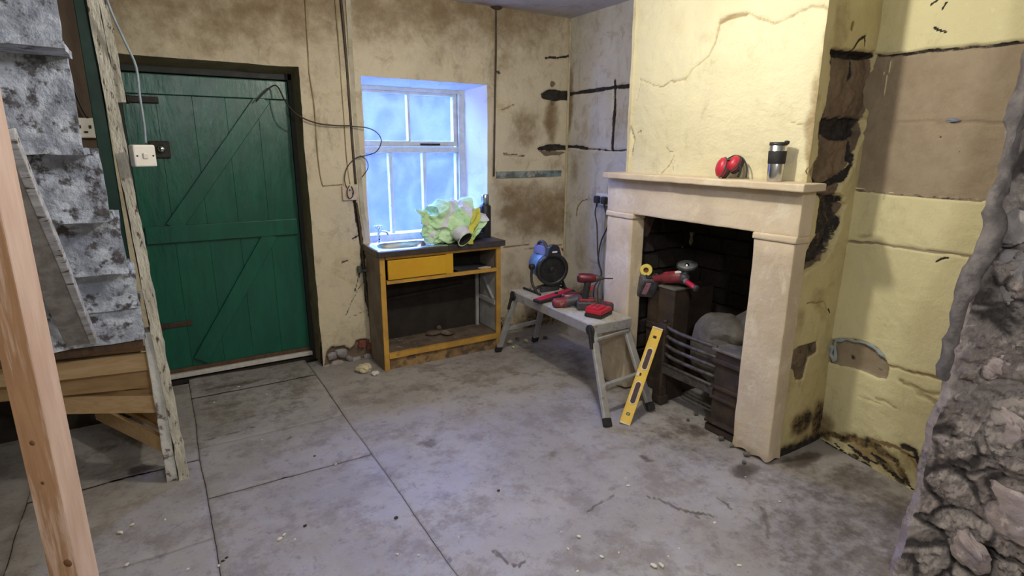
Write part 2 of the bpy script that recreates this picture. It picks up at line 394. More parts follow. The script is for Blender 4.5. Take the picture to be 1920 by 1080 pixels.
m_creamwood = mat('cream_flaking_post', (.60, .57, .48), (.42, .40, .33), .75, scale=8, stretch=(3, 3, .9), bump=.9, bscale=30, bdist=.010, spots=(.11, .075, .05), sscale=20, sth=(.57, .64))
m_postgrey = mat('grey_flaking_newel', (.58, .58, .55), (.42, .42, .41), .7, scale=9, bump=.6, bscale=35, bdist=.008, spots=(.13, .10, .09), sscale=13, sth=(.57, .66))
m_postdark = mat('post_gap_dark', (.07, .045, .032), (.03, .02, .016), .8, scale=20, bump=.6)
m_yellow = mat('mustard_paint', (.62, .345, .018), (.56, .30, .015), .42, scale=4, bump=.1, bscale=40, rvar=.06)
m_yelwood = mat('mustard_edge_timber', (.55, .31, .05), (.40, .22, .05), .5, scale=8, bump=.2, spots=(.24, .14, .06), sscale=20, sth=(.6, .72))
m_cabside = mat('dirty_cabinet_board', (.24, .20, .16), (.15, .115, .085), .75, scale=7, bump=.4)
m_cabin = mat('shade_dark_brown', (.026, .02, .016), (.016, .012, .010), .9, scale=9, bump=.4)  # near-black: shade in the cabinet and under the stairs put into colour
m_cabfloor = mat('dirty_cabinet_floor', (.15, .11, .08), (.08, .058, .042), .85, scale=9, bump=.5, bscale=40, spots=(.27, .23, .19), sscale=12, sth=(.56, .7))
m_cabwhite = mat('white_frame_board', (.36, .36, .36), (.25, .25, .25), .7, scale=8, bump=.2)
m_worktop = mat('dark_worktop_edge', (.055, .045, .04), (.035, .028, .026), .4, scale=30, bump=.1)
m_steel = mat('brushed_steel', (.62, .64, .66), (.55, .57, .6), .26, 1., scale=20, bump=.0, rvar=.03)
m_chrome = mat('chrome', (.75, .75, .76), (.7, .7, .72), .12, 1., bump=.0, rvar=.03)
m_alu = mat('dull_aluminium', (.50, .50, .49), (.42, .42, .41), .5, .45, scale=20, stretch=(1, 1, 1), bump=.1, spots=(.33, .31, .28), sscale=25)
m_alutop = mat('dusty_platform_top', (.52, .50, .44), (.42, .40, .35), .65, .15, scale=12, bump=.15, spots=(.32, .29, .24), sscale=18)
m_blackpl = mat('black_plastic', (.016, .016, .017), (.024, .024, .025), .45, scale=30, bump=.1)
m_rubber = mat('black_rubber', (.013, .013, .013), (.02, .02, .02), .75, scale=30, bump=.2)
m_red = mat('red_plastic', (.50, .020, .045), (.40, .014, .032), .38, scale=12, bump=.08, rvar=.06)
m_dred = mat('dusty_red_plastic', (.22, .028, .040), (.13, .018, .026), .5, scale=14, bump=.15, spots=(.34, .20, .18), sscale=25)
m_maroon = mat('maroon_metallic_shell', (.15, .022, .034), (.09, .016, .022), .35, .3, scale=20, bump=.1)
m_dgrey = mat('dark_grey_plastic', (.06, .06, .068), (.04, .04, .046), .5, scale=20, bump=.15)
m_bluefan = mat('blue_enamel', (.16, .32, .52), (.12, .25, .43), .42, scale=14, bump=.08)
m_white = mat('white_plastic', (.72, .70, .65), (.66, .64, .58), .42, scale=14, bump=.05, rvar=.05)
m_label = mat('pale_sticker', (.75, .74, .72), rough=.5)
m_pinklabel = mat('pink_sticker', (.62, .34, .40), (.5, .2, .26), rough=.5, scale=40)
m_levely = mat('yellow_level_body', (.74, .50, .045), (.66, .43, .035), .45, scale=9, bump=.08, spots=(.5, .36, .1), sscale=30, sth=(.62, .72))
m_levelp = mat('pale_handle_rim', (.72, .62, .44), (.62, .5, .36), .5, scale=20)
m_levelr = mat('dark_red_grip', (.045, .008, .007), (.025, .006, .006), .55, scale=20)
m_vial = mat('dark_vial', (.03, .035, .01), rough=.15)
m_tape = mat('yellow_tape', (.74, .62, .14), (.66, .53, .11), .4, scale=20, bump=.05)
m_tapecore = mat('card_core', (.18, .08, .03), rough=.8)
m_disc = mat('grey_grinding_disc', (.30, .32, .32), (.22, .235, .235), .5, .4, scale=30, bump=.2)
m_hiviz = mat('hi_vis_fabric_blue_lit', (.60, .86, .54), (.47, .72, .38), .75, scale=7, stretch=(1, 1, 2.2), con=(.4, .62), bump=1.0, bscale=22, bdist=.014, dist=.8)  # the window's blue light is put into this minty fabric colour
m_hiviz_y = mat('hi_vis_fabric_warm_lit', (.62, .60, .10), (.52, .50, .08), .75, scale=14, bump=.3, bscale=26, bdist=.01)  # yellower copy of the same fabric, coloured as lit warm from the room
m_silver = mat('silver_reflective_tape', (.68, .70, .76), (.58, .60, .66), .5, 0., scale=20, bump=.3, bscale=30, bdist=.006)
m_inside = mat('dark_sleeve_inside', (.02, .02, .022), rough=.9)  # near-black colour closing the sleeve openings, also on the crumpled cloth
m_cable = mat('brown_cable', (.06, .04, .025), (.04, .028, .018), .6, scale=30)
m_cableb = mat('black_cable', (.015, .014, .014), rough=.5)
m_cableg = mat('pale_grey_cable', (.30, .36, .40), (.22, .27, .31), .55, scale=30)
m_cablec = mat('painted_over_cable', (.36, .28, .15), (.22, .16, .085), .75, scale=30, stretch=(1, 1, .3))
m_pipe = mat('dark_painted_pipe', (.075, .055, .036), (.04, .028, .02), .6, scale=16, bump=.3)
m_batten = mat('cream_conduit', (.46, .42, .31), (.36, .32, .22), .65, scale=10, bump=.3, spots=(.2, .15, .09), sscale=14, sth=(.6, .72))
m_winwood = mat('white_window_paint', (.62, .66, .66), (.50, .54, .54), .5, scale=14, bump=.4, bscale=30, spots=(.28, .27, .24), sscale=14, sth=(.62, .72))
m_chip = mat('plaster_chip', (.70, .67, .60), (.60, .56, .48), .85, scale=30, bump=.3)
m_lump = mat('fallen_plaster', (.64, .57, .38), (.5, .43, .28), .9, scale=18, bump=.5)
m_brick = mat('red_brick', (.26, .075, .05), (.17, .05, .035), .9, scale=20, bump=.5, spots=(.42, .34, .26), sscale=20)
m_sootbrick = mat('soot_brick', (.032, .022, .016), (.018, .013, .010), .9, scale=11, bump=.8, bscale=40, bdist=.008, spots=(.075, .055, .04), sscale=12, sth=(.58, .74))

def glass_mat():
    q = NT('frosted_window_glass'); t = q.t
    n1 = q.noise(5, 6, .6, (1, 1, .7), 1.5)
    film = q.mix(q.ramp(n1, .38, .62), (.74, .77, .86), (.90, .92, .96))
    film = q.mix(q.math('MULTIPLY', q.ramp(q.noise(16, 6, .7, (1, 1, .5)), .56, .7), .5), film, (.66, .70, .82))
    tl = t.nodes.new('ShaderNodeBsdfTranslucent'); t.links.new(film, tl.inputs[0])
    tr = t.nodes.new('ShaderNodeBsdfTransparent'); t.links.new(film, tr.inputs[0])
    gl = t.nodes.new('ShaderNodeBsdfGlossy'); gl.inputs['Roughness'].default_value = .25
    a = t.nodes.new('ShaderNodeMixShader'); a.inputs[0].default_value = .977; t.links.new(tl.outputs[0], a.inputs[1]); t.links.new(tr.outputs[0], a.inputs[2])
    b = t.nodes.new('ShaderNodeMixShader'); b.inputs[0].default_value = .06; t.links.new(a.outputs[0], b.inputs[1]); t.links.new(gl.outputs[0], b.inputs[2])
    t.links.new(b.outputs[0], t.nodes['Material Output'].inputs[0]); return q.m
m_glass = glass_mat()

random.seed(7)
# ================================================================== THE ROOM
YB = 3.85          # back wall
XB = 2.43          # chimney breast front
XR = 2.90          # left alcove wall
YS = 1.46          # breast side
CZ = 2.47
DO = (-.15, .822, -.1, 1.97); WI = (1.21, 2.15, .80, 1.94)
us = arr(-1.3, XR, .012, (DO[0], DO[1], WI[0], WI[1])); vs = arr(0, CZ, .012, (DO[3], WI[2], WI[3]))
bk = [
    G([(-60, -60), (1150, -60), (1150, 60), (900, 100), (640, 60), (560, 90), (150, 70), (-60, 80)], 0, {'B': .8}, edge=.33, rag=.10, fr=3),
    G([(930, 340), (1080, 340), (1080, 450), (940, 440)], 0, {'B': .75}, edge=.12, rag=.05, fr=6),
    L([(930, 8), (928, 180), (926, 330)], .014, .004, {'B': .7}),
    B((985, 240), (.28, .30), {'B': .62}), B((1035, 220), (.13, .35), {'B': .8}), B((960, 395), (.30, .16), {'B': .8}), B((1000, 350), (.2, .12), {'B': .55}),
    B((940, 100), (.5, .5), {'B': .45}), B((1040, 60), (.25, .4), {'B': .5}), B((1020, 430), (.3, .2), {'B': .35}),
    B((780, 60), (1.0, .38), {'B': .42}), B((450, 60), (1.2, .40), {'B': .42}), B((600, 150), (.3, .5), {'B': .25}),
    L([(1025, 108), (1050, 107), (1072, 104)], .018, .008, {'G': .75}),
    G([(1015, 176), (1032, 168), (1068, 172), (1068, 190), (1040, 192), (1018, 186)], .012, {'G': 1}, rd=.012),
    G([(1008, 276), (1030, 270), (1068, 274), (1068, 283), (1030, 284), (1010, 281)], .012, {'G': 1}, rag=.003),
    G([(1010, 282), (1062, 285), (1050, 292), (1022, 292)], .004, {'R': .9}),
    B((1035, 160), (.05, .05), {'R': .8}, .004), B((1035, 195), (.07, .05), {'R': .6}, .004),
    L([(940, 285), (985, 293)], .006, .004, {'G': .7}), L([(945, 290), (985, 292)], .010, .003, {'B': .9}),
    L([(940, 386), (1000, 382), (1048, 372)], .006, .005, {'G': .5}), L([(945, 462), (1000, 458)], .006, .004, {'B': 1}),
    L([(940, 205), (965, 195)], .008, .003, {'B': .9}), L([(930, 135), (940, 136)], .01, .003, {'G': .8}),
    # cracked channel below the socket
    L([(668, 378), (676, 440), (682, 505), (688, 560), (700, 620), (712, 668)], .022, .018, {'G': 1}, rag=.01, rd=.008),
    L([(686, 520), (668, 545), (648, 590)], .008, .005, {'G': .7}), L([(690, 470), (676, 500), (664, 545)], .009, .006, {'G': .8}),
    L([(655, 595), (690, 580)], .006, .004, {'G': .7}), L([(660, 447), (674, 440)], .012, .006, {'G': .9}), L([(640, 492), (652, 488)], .012, .006, {'G': .7}),
    G([(606, 700), (612, 662), (622, 650), (645, 646), (655, 655), (668, 640), (690, 635), (700, 655), (735, 690), (735, 720), (606, 720)], .028, {'R': 1}, rag=.014, rd=.014),
    B((655, 690), (.16, .06), {'G': .7}),
    B((1010, 600), (.45, .24), {'G': .55, 'B': .8}), B((880, 640), (.8, .4), {'G': .9}), B((965, 520), (.2, .25), {'B': .5}), B((640, 480), (.10, .3), {'B': .28}),  # wide blob at the cabinet: its inside shade painted on the wall
    L([(978, 468), (1052, 460)], .006, .004, {'B': 1}), L([(1060, 465), (1048, 466)], .012, .006, {'G': .3}),
]
wall_back = wall('wall_back', (0, YB, 0), (1, 0, 0), us, vs, m_back, bk, [DO, WI])
# blue-painted recess strip left where a shelf bearer was pulled out
strip = MB()
a = PY(YB, 930, 318); b = PY(YB, 1051, 337)
strip.box(((a.x + b.x) / 2, YB + .004, (a.z + b.z) / 2 + .006), (b.x - a.x, .02, .05)).cut(5).rough(.004, 20, 3)
lab(strip.build('wall_patch', mat('pale_blue_old_paint', (.20, .27, .27), (.10, .12, .115), .8, scale=14, con=(.42, .58), bump=.5, spots=(.36, .33, .27), sscale=16, sth=(.55, .62)), wall_back),
    'strip of old pale blue paint')
# door recess
wall('wall_door_reveal_right', (DO[1], YB, 0), (-.006, .25, 0), arr(0, 1, .06), arr(0, DO[3], .015), m_doorrev, [B((.82, 3.9, .05), (.6, .25), {'G': .9})])
wall('wall_door_reveal_left', (DO[0], 4.12, 0), (0, -.27, 0), arr(0, 1, .08), arr(0, DO[3], .03), m_doorrev)
wall('wall_door_reveal_top', (DO[0], YB, DO[3]), (1, 0, 0), arr(0, DO[1] - DO[0] + .03, .03), arr(0, 1, .1), m_doorrev, V=(0, .27, -.03))
# window recess (splayed on the right and at the head)
wall('wall_window_reveal_right', (WI[1], YB, WI[2]), (-.09, .22, 0), arr(0, 1, .06), arr(0, WI[3] - WI[2], .015), m_reveal,
     [L([(903, 346), (909, 350)], .008, .006, {'G': .6}), B((915, 240), (.3, .5), {'B': .0})], V=(0, 0, 1))
wall('wall_window_reveal_left', (WI[0] - .04, 4.12, WI[2]), (.04, -.27, 0), arr(0, 1, .1), arr(0, WI[3] - WI[2], .03), m_reveal)
wall('wall_window_reveal_top', (WI[0] - .04, YB, WI[3]), (1, 0, 0), arr(0, WI[1] - WI[0] + .04, .02), arr(0, 1, .08), m_reveal, V=(0, .24, -.035))
wall('wall_window_sill', (WI[0] - .04, 4.14, WI[2] + .02), (1, 0, 0), arr(0, WI[1] - WI[0] + .05, .04), arr(0, 1, .1), m_reveal, V=(0, -.29, -.02))

# left alcove wall
rc = [
    L([(1052, 182), (1085, 175), (1130, 168), (1182, 162)], .023, .014, {'G': 1}, rag=.004, rd=.006),
    L([(1152, 152), (1152, 200), (1149, 240), (1147, 282)], .021, .014, {'G': 1}, rag=.004, rd=.006),
    L([(1052, 276), (1085, 276), (1100, 279)], .02, .014, {'G': 1}, rag=.004), L([(1100, 279), (1148, 283), (1182, 281)], .009, .016, {'G': .85}, rag=.004),
    B((1070, 190), (.06, .5), {'B': .9}), B((1075, 330), (.12, .3), {'B': .5}), B((1090, 460), (.2, .5), {'B': .4}),
    L([(1080, 405), (1082, 388), (1090, 377), (1102, 373)], .008, .004, {'B': 1, 'G': .35}), L([(1112, 366), (1118, 376)], .006, .003, {'G': .5}),
    B((1100, 560), (.5, .22), {'G': .5, 'B': .8}), B((1130, 30), (.4, .3), {'B': .2}),
    L([(1085, 470), (1110, 490), (1130, 497)], .008, -.002, {'B': .5}),
]
wall('wall_alcove', (XR, YB, 0), (0, -1, 0), arr(0, 1.3, .010), arr(0, CZ, .010), m_recess, rc)
# chimney breast
br = [
    L([(1262, 152), (1285, 150), (1300, 128), (1330, 108), (1345, 70), (1352, 42), (1372, 33), (1400, 28), (1425, 40), (1455, 45), (1490, 30), (1520, 12), (1560, 22)], .010, .007, {'B': .6}, rag=.012, fr=14),
    L([(1352, 42), (1372, 33), (1400, 28)], .02, .004, {'B': .8}), L([(1262, 152), (1240, 165), (1200, 150)], .008, .003, {'B': .6}, rag=.01),
    L([(1205, 150), (1195, 190)], .006, .002, {'B': .6}),
    L([(1182, 240), (1188, 262), (1183, 290)], .012, .012, {'G': .6}),
    L([(1265, 290), (1255, 310), (1240, 325)], .006, .004, {'B': .8}), L([(1250, 276), (1256, 284), (1262, 284)], .005, .003, {'B': .9}),
    L([(1195, 250), (1203, 245), (1203, 252)], .004, .003, {'B': 1}), L([(1265, 300), (1262, 320)], .004, .002, {'B': .7}),
    B((1525, 240), (.05, .5), {'B': .7}), B((1340, 60), (.35, .2), {'B': .22}), B((1260, 60), (.4, .3), {'B': .15}),
    L([(1480, 230), (1510, 238), (1535, 232)], .006, .003, {'B': .6}), L([(1560, 95), (1555, 60)], .01, .006, {'B': .7}),
    L([(1562, 60), (1556, 130), (1545, 200), (1530, 280), (1520, 330)], .035, .004, {'B': .75}, rag=.03), L([(1155, 331), (1330, 333), (1525, 345)], .010, .004, {'B': .6}),
]
wall('wall_chimney_breast', (XB, 2.62, 0), (0, -1, 0), arr(0, 2.62 - YS, .008), arr(1.18, CZ, .008), m_breast, br)
sd = [
    G([(1558, 98), (1590, 96), (1640, 104), (1640, 180), (1625, 215), (1622, 250), (1600, 300), (1578, 345), (1572, 362), (1585, 385), (1575, 415), (1565, 462), (1548, 490), (1525, 502),
       (1500, 526), (1500, 500), (1515, 470), (1532, 440), (1536, 400), (1540, 372), (1526, 345), (1518, 320), (1535, 290), (1535, 240), (1548, 200), (1556, 150)], .035, {'R': .95}, rag=.010, rd=.02),
    L([(1560, 100), (1600, 102), (1640, 106)], .022, .02, {'G': 1}, rag=.008), L([(1570, 105), (1566, 160), (1557, 215), (1547, 270)], .022, .02, {'G': .95}, rag=.008),
    G([(1545, 222), (1625, 222), (1620, 250), (1608, 262), (1580, 265), (1545, 250)], .03, {'G': 1}, rag=.012, rd=.012),
    L([(1612, 110), (1611, 145)], .025, .02, {'G': 1}, rag=.006),
    L([(1606, 270), (1600, 310), (1585, 335), (1560, 350), (1535, 358)], .022, .02, {'G': 1}, rag=.008), L([(1536, 300), (1530, 330), (1545, 352)], .02, .01, {'G': .8}, rag=.01),
    G([(1541, 362), (1583, 368), (1578, 420), (1562, 470), (1545, 492), (1520, 500), (1502, 524), (1512, 480), (1532, 440)], .02, {'G': .72}, rag=.012, rd=.015),
    G([(1474, 664), (1500, 652), (1535, 640), (1535, 660), (1518, 672), (1508, 712), (1494, 714), (1490, 694), (1476, 688)], .014, {'R': .9, 'G': .45}, rag=.008, rd=.006),
    L([(1480, 560), (1488, 555)], .006, .004, {'G': .8}), L([(1475, 575), (1472, 640)], .006, .003, {'B': .9}),
    B((1505, 790), (.16, .12), {'G': .6, 'B': 1}), B((1490, 845), (.5, .12), {'G': .8, 'B': 1}), B((1530, 790), (.10, .22), {'G': .6, 'B': 1}), B((1500, 600), (.1, .12), {'B': .5}), B((1535, 560), (.1, .1), {'B': .5}),
    L([(1600, 95), (1610, 78), (1622, 70), (1622, 88)], .010, .006, {'G': .8}), B((1575, 70), (.1, .35), {'B': .55}), L([(1600, 45), (1598, 55)], .014, .004, {'B': .9}),
    L([(1555, 580), (1558, 586)], .008, .004, {'G': 1}), L([(1515, 570), (1545, 565), (1552, 578)], .005, .003, {'B': .8}),
]
wall('wall_chimney_side', (XB - .03, YS, 0), (1, 0, 0), arr(0, .45, .006), arr(0, CZ, .006), m_side, sd)
# right alcove wall (slightly out of square)
RO = np.array((2.83, 1.60, -.06)); RU = np.array((-.16, -.986, 0)); RU /= np.linalg.norm(RU)
rt = [
    G([(1600, 106), (1660, 103), (1760, 93), (1860, 81), (1935, 74), (1960, 250), (1960, 385), (1890, 374), (1780, 371), (1690, 364), (1600, 352), (1570, 350)], .012, {'R': 1}, rag=.003),
    L([(1585, 108), (1650, 106), (1740, 96), (1840, 87), (1880, 82), (1950, 76)], .009, .014, {'G': .75, 'R': .8}, rag=.004, rd=.004),
    L([(1590, 357), (1640, 361), (1700, 367), (1760, 371), (1830, 377), (1900, 377)], .008, .010, {'G': .55, 'R': .9}, rag=.006, rd=.005),
    L([(1678, 230), (1720, 229), (1750, 227)], .004, .006, {'B': .8}, rag=.004), L([(1772, 228), (1815, 229), (1860, 231), (1950, 232)], .005, .008, {'B': .9}, rag=.004),
    L([(1680, 224), (1950, 220)], .02, -.003, {}), L([(1575, 452), (1640, 456), (1700, 465), (1760, 473), (1820, 482), (1880, 491)], .008, .010, {'R': .95, 'G': .3}, rag=.004, rd=.003),
    G([(1542, 642), (1555, 638), (1580, 635), (1620, 640), (1648, 655), (1662, 672), (1667, 690), (1660, 710), (1645, 710), (1622, 698), (1600, 690), (1575, 688), (1552, 678)], .014, {'R': .95}, rag=.007, rd=.004),
    B((1600, 665), (.05, .03), {'G': .6}), B((1650, 688), (.03, .02), {'G': .45}),
    L([(1668, 684), (1700, 695), (1740, 703), (1800, 716)], .010, .006, {'B': .9}, rag=.010), L([(1690, 715), (1740, 735), (1800, 742)], .012, .005, {'B': .7}, rag=.014),
    L([(1720, 735), (1760, 760), (1790, 770)], .02, .005, {'B': .6}, rag=.016), L([(1640, 745), (1680, 765)], .012, .004, {'B': .6}, rag=.012), L([(1610, 745), (1650, 758)], .01, .003, {'B': .5}, rag=.01),
    L([(1530, 815), (1560, 818), (1600, 825), (1640, 840), (1680, 870), (1700, 905)], .034, .006, {'G': .55, 'B': 1}, rag=.03, rd=.006),
    L([(1535, 832), (1570, 850), (1600, 856)], .020, .005, {'G': .62, 'B': 1}, rag=.02), L([(1605, 866), (1630, 880), (1650, 898)], .016, .006, {'G': .7, 'B': 1}, rag=.02),
    L([(1640, 860), (1670, 885), (1690, 910)], .022, .006, {'G': .6, 'B': 1}, rag=.012), L([(1690, 838), (1715, 845), (1725, 880)], .016, .005, {'G': .75, 'B': 1}, rag=.012),
    B((1540, 800), (.12, .14), {'B': .8, 'G': .3}), B((1640, 850), (.35, .12), {'B': .75}), B((1720, 880), (.2, .15), {'B': .7}), L([(1528, 850), (1560, 868), (1620, 900), (1740, 962)], .016, .003, {'B': .9, 'G': .5}),
    *[L([(x, y), (x + 22, y + 12 + (k % 3) * 4)], .006 + .003 * (k % 2), .003, {'G': 1.1}, rag=.008) for k, (x, y) in enumerate(((1545, 830), (1552, 842), (1563, 833), (1580, 852), (1588, 834), (1602, 846), (1618, 858), (1632, 852), (1648, 872), (1600, 868), (1668, 888), (1655, 905), (1700, 852), (1722, 866), (1690, 900)))],
    B((1600, 845), (.14, .07), {'G': .42}), B((1670, 880), (.12, .08), {'G': .42}), L([(1560, 822), (1640, 826), (1700, 850), (1722, 880)], .012, .002, {'B': 1}, rag=.02), B((1800, 800), (.3, .3), {'B': .4}),
    B((1760, 780), (.2, .2), {'B': .35}), L([(1745, 10), (1755, 2), (1765, -8)], .006, .004, {'G': 1}), L([(1752, 52), (1762, 58), (1772, 60)], .006, .004, {'G': 1}), L([(1766, 18), (1774, 6)], .005, .004, {'G': .9}),
    L([(1755, 490), (1765, 485), (1778, 484)], .007, .004, {'G': 1, 'B': 1}), B((1757, 257), (.007, .007), {'G': 1.2}, .01, rag=.0), B((1795, 285), (.004, .004), {'G': 1.2}, 0, rag=0), B((1844, 501), (.009, .007), {'G': .9}, .004, rag=0),
    L([(1655, 375), (1660, 362)], .01, .0, {'B': .4}), B((1620, 440), (.08, .02), {'B': .5}),
    L([(1668, 112), (1660, 150), (1650, 200)], .004, -.002, {'R': -.8}), L([(1660, 112), (1655, 140)], .003, -.002, {'R': -.8}),
]
wall('wall_right', RO, RU, arr(0, 1.15, .007), arr(0, 2.55, .007), m_right, rt)
# chips of old blue paint round the hole in the right wall, and the scrap wedged in the middle groove
sb = MB(); rim = [(1546, 668), (1545, 656), (1550, 646), (1560, 652), (1558, 664), (1565, 674), (1566, 641), (1578, 638), (1592, 637), (1604, 640), (1616, 642), (1626, 645), (1636, 650), (1643, 655), (1650, 662), (1656, 668), (1661, 676)]
rp_ = [Vector(hit(RO, np.cross(RU, (0, 0, 1)), x, y)) + Vector((.004, 0, 0)) for x, y in rim]
sb.tube(rp_, [.006, .011, .012, .009, .012, .007, .010, .006, .008, .010, .006, .009, .007, .010, .008, .005], 9, smoothpts=5); sb.rough(.006, 60, 3); sb.rough(.003, 130, 6)
lab(sb.build('wall_patch', mat('flaked_blue_paint', (.27, .33, .36), (.36, .38, .35), .8, scale=30, bump=.4), bpy.data.objects['wall_right']), 'flakes of old pale blue paint')
sb = MB(); sb.blob(hit(RO, np.cross(RU, (0, 0, 1)), 1787, 225), (.008, .022, .008), 2, 4, .5)
sb.build('wall_patch', mat('grey_blue_scrap', (.20, .23, .30), (.12, .13, .17), .8), bpy.data.objects['wall_right'])

# unseen sides and the adjoining room, all closed
wall('wall_left', (-1.3, -2.6, 0), (0, 1, 0), arr(0, 6.5, .1), arr(0, CZ, .1), m_recess)
wall('wall_rear', (3.4, -2.6, 0), (-1, 0, 0), arr(0, 4.7, .1), arr(0, CZ, .1), m_recess)
wall('wall_far_right', (3.4, .6, 0), (0, -1, 0), arr(0, 3.2, .1), arr(0, CZ, .1), m_recess)
wall('wall_breast_left_side', (XR, 2.61, 0), (-1, 0, 0), arr(0, XR - XB + .02, .04), arr(0, CZ, .04), m_recess)
wall('ceiling', (-1.35, 3.9, CZ), (1, 0, 0), arr(0, 4.8, .03), arr(0, 6.6, .03), m_ceil, [B((920, 8), (.3, .1), {'B': .5})], V=(0, -1, 0))
shell = MB()   # outer leaf of the back wall round the openings, so that no daylight leaks in
for a, b in (((-1.45, -2.8, -.1), (-1.36, 4.2, 2.6)), ((3.46, -2.8, -.1), (3.55, 4.2, 2.6)), ((-1.45, -2.8, 2.53), (3.55, 4.2, 2.6)), ((-1.45, -2.8, -.1), (3.55, -2.7, 2.6)), ((-1.4, 4.12, -.1), (DO[0] - .0, 4.2, 2.6)), ((DO[1] + .03, 4.12, -.1), (WI[0] - .05, 4.2, 2.6)), ((WI[1] - .09, 4.12, -.1), (3.5, 4.2, 2.6)),
             ((DO[0] - .1, 4.14, DO[3] - .06), (DO[1] + .1, 4.2, 2.6)), ((WI[0] - .1, 4.14, WI[3] - .04), (WI[1], 4.2, 2.6)), ((WI[0] - .1, 4.14, -.1), (WI[1], 4.2, WI[2] + .02)), ((DO[0] - .1, 4.14, -.1), (DO[1] + .1, 4.2, 1.97))):
    shell.span(a, b)
tag(shell.build('wall_outer', m_back), kind='structure')

yd = MB(); yd.span((-6, 8.0, -.4), (9, 8.3, 2.6)); tag(yd.build('wall_yard', mat('yard_wall_render', (.030, .027, .028), (.024, .021, .022), .9, scale=3)), kind='structure')
yd = MB(); yd.span((-6, 4.25, -.5), (9, 8.3, -.4)); tag(yd.build('yard_ground', mat('yard_ground', (.2, .2, .2), (.15, .15, .15), .9, scale=3)), kind='structure')
# ------------------------------------------------------------------ floor: dirty slabs over an earth bed
fl = MB(); fl.box((.9, .6, -.06), (5.2, 7.2, .06)); floor = tag(fl.build('floor', m_gap), kind='structure')
def slab(x0, x1, y0, y1, step, feats=(), seed=0):
    g = .0012
    fe = [L([(x0, y0, 0.), (x1, y0, 0.), (x1, y1, 0.), (x0, y1, 0.), (x0, y0, 0.)], .010, .004, {'G': .42}, rag=.009, taper=.9)] + list(feats)
    ob = wall('floor_slab', (x0 + g, y0 + g, 0), (1, 0, 0), arr(0, x1 - x0 - 2 * g, step), arr(0, y1 - y0 - 2 * g, step), m_floor, fe, V=(0, 1, 0), parent=floor, amp=.7)
    ob.data.transform(Matrix.Translation((0, 0, random.uniform(-.003, .002)))); return ob
jx = (-1.3, -.65, .012, .745, 3.4)
cracks_and_shade = [
    G([(1440, 890), (1530, 850), (1760, 965), (1720, 1150), (1480, 1150), (1380, 1000)], 0, {'B': .62}, edge=.22, rag=.08, fr=5),  # wide darker patch over the right foreground floor
    G([(1180, 770), (1380, 850), (1420, 900), (1300, 880), (1180, 830)], 0, {'B': .55}, edge=.12, rag=.06, fr=6), G([(960, 640), (1120, 640), (1120, 720), (1010, 700)], 0, {'B': .45}, edge=.12, rag=.06, fr=6),  # second polygon: the platform's shadow painted into the floor colour
    G([(620, 700), (1000, 640), (1000, 740), (640, 800)], 0, {'B': .36}, edge=.2, rag=.1, fr=5),
    L([(1100, 960), (1120, 945), (1150, 930)], .010, .003, {'B': .9}), L([(1215, 930), (1250, 945), (1290, 960), (1330, 968)], .020, .002, {'B': .9}, rag=.015), L([(1300, 968), (1310, 972)], .012, .003, {'G': .6}),
    L([(800, 1005), (820, 1030), (832, 1040), (850, 1048)], .010, .004, {'G': .55}, rag=.008), L([(925, 1030), (945, 1050), (970, 1060), (990, 1045)], .012, .003, {'B': 1}, rag=.012),
    B((800, 828), (.14, .07), {'B': .7}), B((885, 860), (.10, .09), {'R': .55}, -.003), B((935, 760), (.3, .12), {'B': .3}), B((1030, 850), (.1, .06), {'B': .5}),
    B((1420, 985), (.3, .06), {'B': .6}), B((1600, 900), (.28, .3), {'B': .75}), B((1690, 960), (.3, .3), {'B': .75}), B((1500, 860), (.25, .1), {'B': .9, 'G': .4}), B((1290, 800), (.16, .26), {'B': .7}), B((1250, 750), (.2, .14), {'B': .6}),
    B((1400, 880), (.14, .10), {'G': .5, 'B': .8}), B((1150, 915), (.09, .04), {'B': .6}), B((1210, 860), (.05, .04), {'B': .8}), B((860, 650), (.35, .3), {'B': .35}), B((1000, 680), (.4, .5), {'B': .3}),
    L([(1510, 1000), (1600, 1030)], .03, .003, {'B': .6}, rag=.02), L([(1280, 900), (1420, 960)], .014, .002, {'B': .45}, rag=.02), L([(1540, 880), (1650, 960), (1700, 990)], .03, .002, {'B': .45}, rag=.02),
    L([(1430, 950), (1440, 985), (1440, 1010)], .014, .002, {'B': .8}, rag=.01), L([(1345, 935), (1370, 955)], .016, .002, {'B': .8}, rag=.008), L([(985, 700), (1020, 706)], .03, .001, {'B': .5}),
]
slab(.745, 3.4, -.4, 4.0, .014, cracks_and_shade)
slab(.745, 3.4, -2.7, -.4, .12)
smears_and_dark = [G([(330, 690), (600, 660), (620, 720), (600, 790), (330, 850)], 0, {'B': .45}, edge=.2, rag=.1, fr=5), L([(740, 790), (700, 780), (660, 790)], .018, .002, {'B': .9}, rag=.01), L([(460, 985), (520, 975)], .02, 0, {'R': .3}), B((545, 823), (.05, .04), {'B': .7}),  # first polygon darkens the floor before the door
         L([(480, 800), (400, 822), (345, 838)], .006, .003, {'B': .8}), B((560, 720), (.3, .2), {'B': .3}), B((430, 760), (.25, .3), {'B': .45}), L([(590, 1040), (588, 1075)], .008, .003, {'G': .4}),
         L([(585, 895), (650, 860), (690, 855)], .008, .003, {'B': .5}), B((640, 900), (.06, .05), {'B': .5}), B((440, 720), (.4, .06), {'B': .8})]
for y0, y1 in ((3.74, 4.2), (3.04, 3.74), (2.545, 3.04), (1.55, 2.545), (.5, 1.55)): slab(jx[2], jx[3], y0, y1, .013, smears_and_dark)
